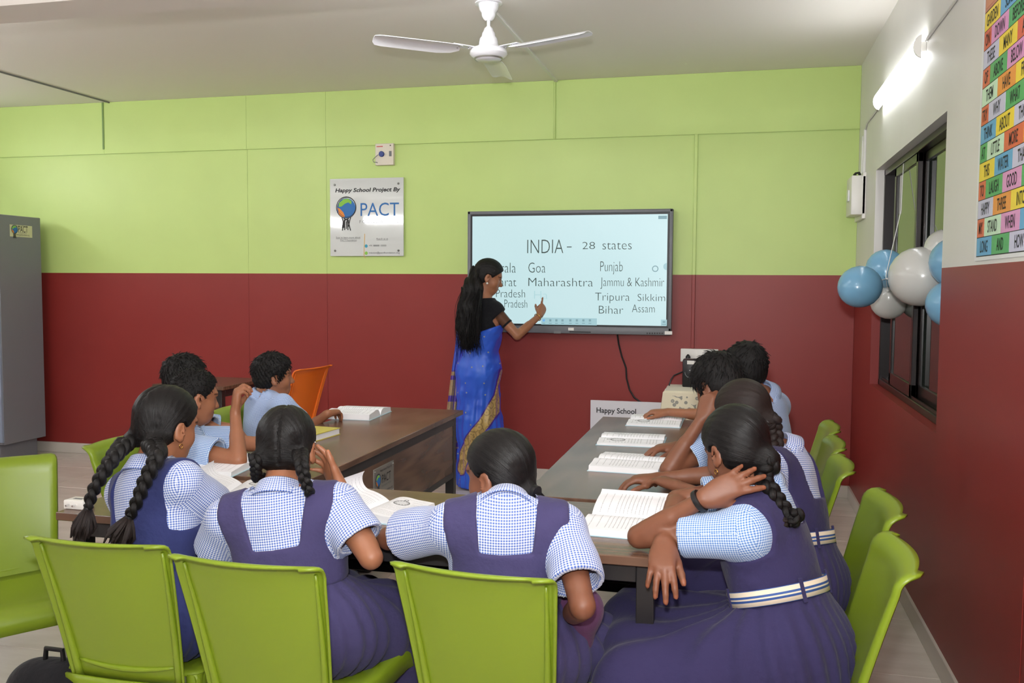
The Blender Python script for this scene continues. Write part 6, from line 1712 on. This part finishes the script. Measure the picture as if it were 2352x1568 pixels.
# loose cover sheet and closed book
def closed_book(c, rz, dims, label):
    t = empty('closed_book', (c[0], c[1], ZT), label, 'book', None, rz); a, b, h_ = dims
    box = lambda nm, lo, hi, m: (lambda bm: (add_box(bm, lo, hi), bm_obj(nm, bm, m, t, world=False))[1])(bmesh.new())
    yl = mat('olive_yellow_cover', (196, 184, 84), .4)
    box('page_block', (-a / 2 + .003, -b / 2 + .003, .003), (a / 2 - .003, b / 2 - .003, h_ - .003), PGB)
    box('cover', (-a / 2, -b / 2, 0), (a / 2, b / 2, .003), yl); box('cover', (-a / 2, -b / 2, h_ - .003), (a / 2, b / 2, h_), yl); box('spine', (-a / 2 - .002, -b / 2, 0), (-a / 2 + .003, b / 2, h_), yl)
closed_book(PZ(722, 1003, ZT), -.1, (.14, .20, .03), 'closed book with yellow cover on the left table')
def adapter():
    p = PZ(180, 1166, ZT); t = empty('power_adapter', (p[0], p[1], ZT), 'small white power adapter lying on the left end of the front table', 'adapter')
    bm = bmesh.new(); add_box(bm, (p[0] - .034, p[1] - .022, ZT), (p[0] + .034, p[1] + .03, ZT + .027), .004, 2); bm_obj('casing', bm, M['white_plastic'], t, smooth=True)
    for k in range(2):
        bm = bmesh.new(); x = p[0] - .014 + .022 * k; add_tube(bm, [(x, p[1] - .022, ZT + .014), (x, p[1] - .036, ZT + .014)], .0025, 8); bm_obj('prong', bm, M['chrome'], t, smooth=True)
    bm = bmesh.new(); add_poly(bm, [(p[0] - .015, p[1] - .005, ZT + .0275), (p[0] + .015, p[1] - .005, ZT + .0275), (p[0] + .015, p[1] + .008, ZT + .0275), (p[0] - .015, p[1] + .008, ZT + .0275)]); bm_obj('print', bm, M['ink_grey'], t)
adapter()
def bag(c, dims, label, seed):
    t = empty('school_bag', (c[0], c[1], 0), label, 'bag'); a, b, h_ = dims
    ps = [cone(V(c[0] - a * .3, c[1], b), V(c[0] + a * .3, c[1], b), b), cone(V(c[0] - a * .28, c[1], h_ - b), V(c[0] + a * .28, c[1], h_ - b), b * .9), cone(V(c[0], c[1], b), V(c[0], c[1], h_ - b), b, b * .9), cone(V(c[0] - a * .3, c[1], b), V(c[0] - a * .28, c[1], h_ - b), b, b * .9), cone(V(c[0] + a * .3, c[1], b), V(c[0] + a * .28, c[1], h_ - b), b, b * .9)]
    fd = Field(ps, .008); fd.adds(ps, .04); fd.disp(lambda q: fold(q, .005, seed, 18)); fd.inside_fn(lambda q: .002 - q[:, 2]); co, F_ = fd.mesh(1)
    np_obj('pack', co, F_, cloth('black_canvas_%d' % seed, (22, 22, 26)), t)
    bm = bmesh.new(); add_tube(bm, [(c[0] - .03, c[1], h_ - .012), (c[0] - .025, c[1], h_ + .03), (c[0] + .025, c[1], h_ + .03), (c[0] + .03, c[1], h_ - .012)], .007, 8); bm_obj('carry_loop', bm, M['black'], t, smooth=True)
bag((-1.735, 1.99), (.20, .08, .42), 'black school bag on the floor beside the leftmost front chair', 1)
def scarf():
    c = PY(1342, 1405, 2.16); t = empty('purple_scarf', c - V(0, 0, .10), 'crumpled plum cloth in the lap of the girl with gathered hair', 'cloth')
    ps = [ell(c, (.045, .05, .06)), ell(c + V(-.01, .01, -.07), (.035, .04, .05)), ell(c + V(-.05, .02, .01), (.05, .05, .05))]
    fd = Field(ps, .006); fd.adds(ps, .03); fd.disp(lambda q: fold(q, .008, 4, 40)); co, F_ = fd.mesh(1); np_obj('folds', co, F_, cloth('plum_cloth', (92, 54, 88)), t)
scarf()
# ribbon that ties the balloons to the window frame
kx = knot
tag(tube_obj('balloon_ribbon', [(XR + .05, 5.0, WZ1 - .04), (XR + .03, 4.9, 1.8), tuple(kx + Vector((0, 0, .02))), tuple(kx)], .002, M['white_paint'], base=tuple(kx)), 'thin white ribbon holding up the bunch of balloons', 'ribbon')
flush_text()
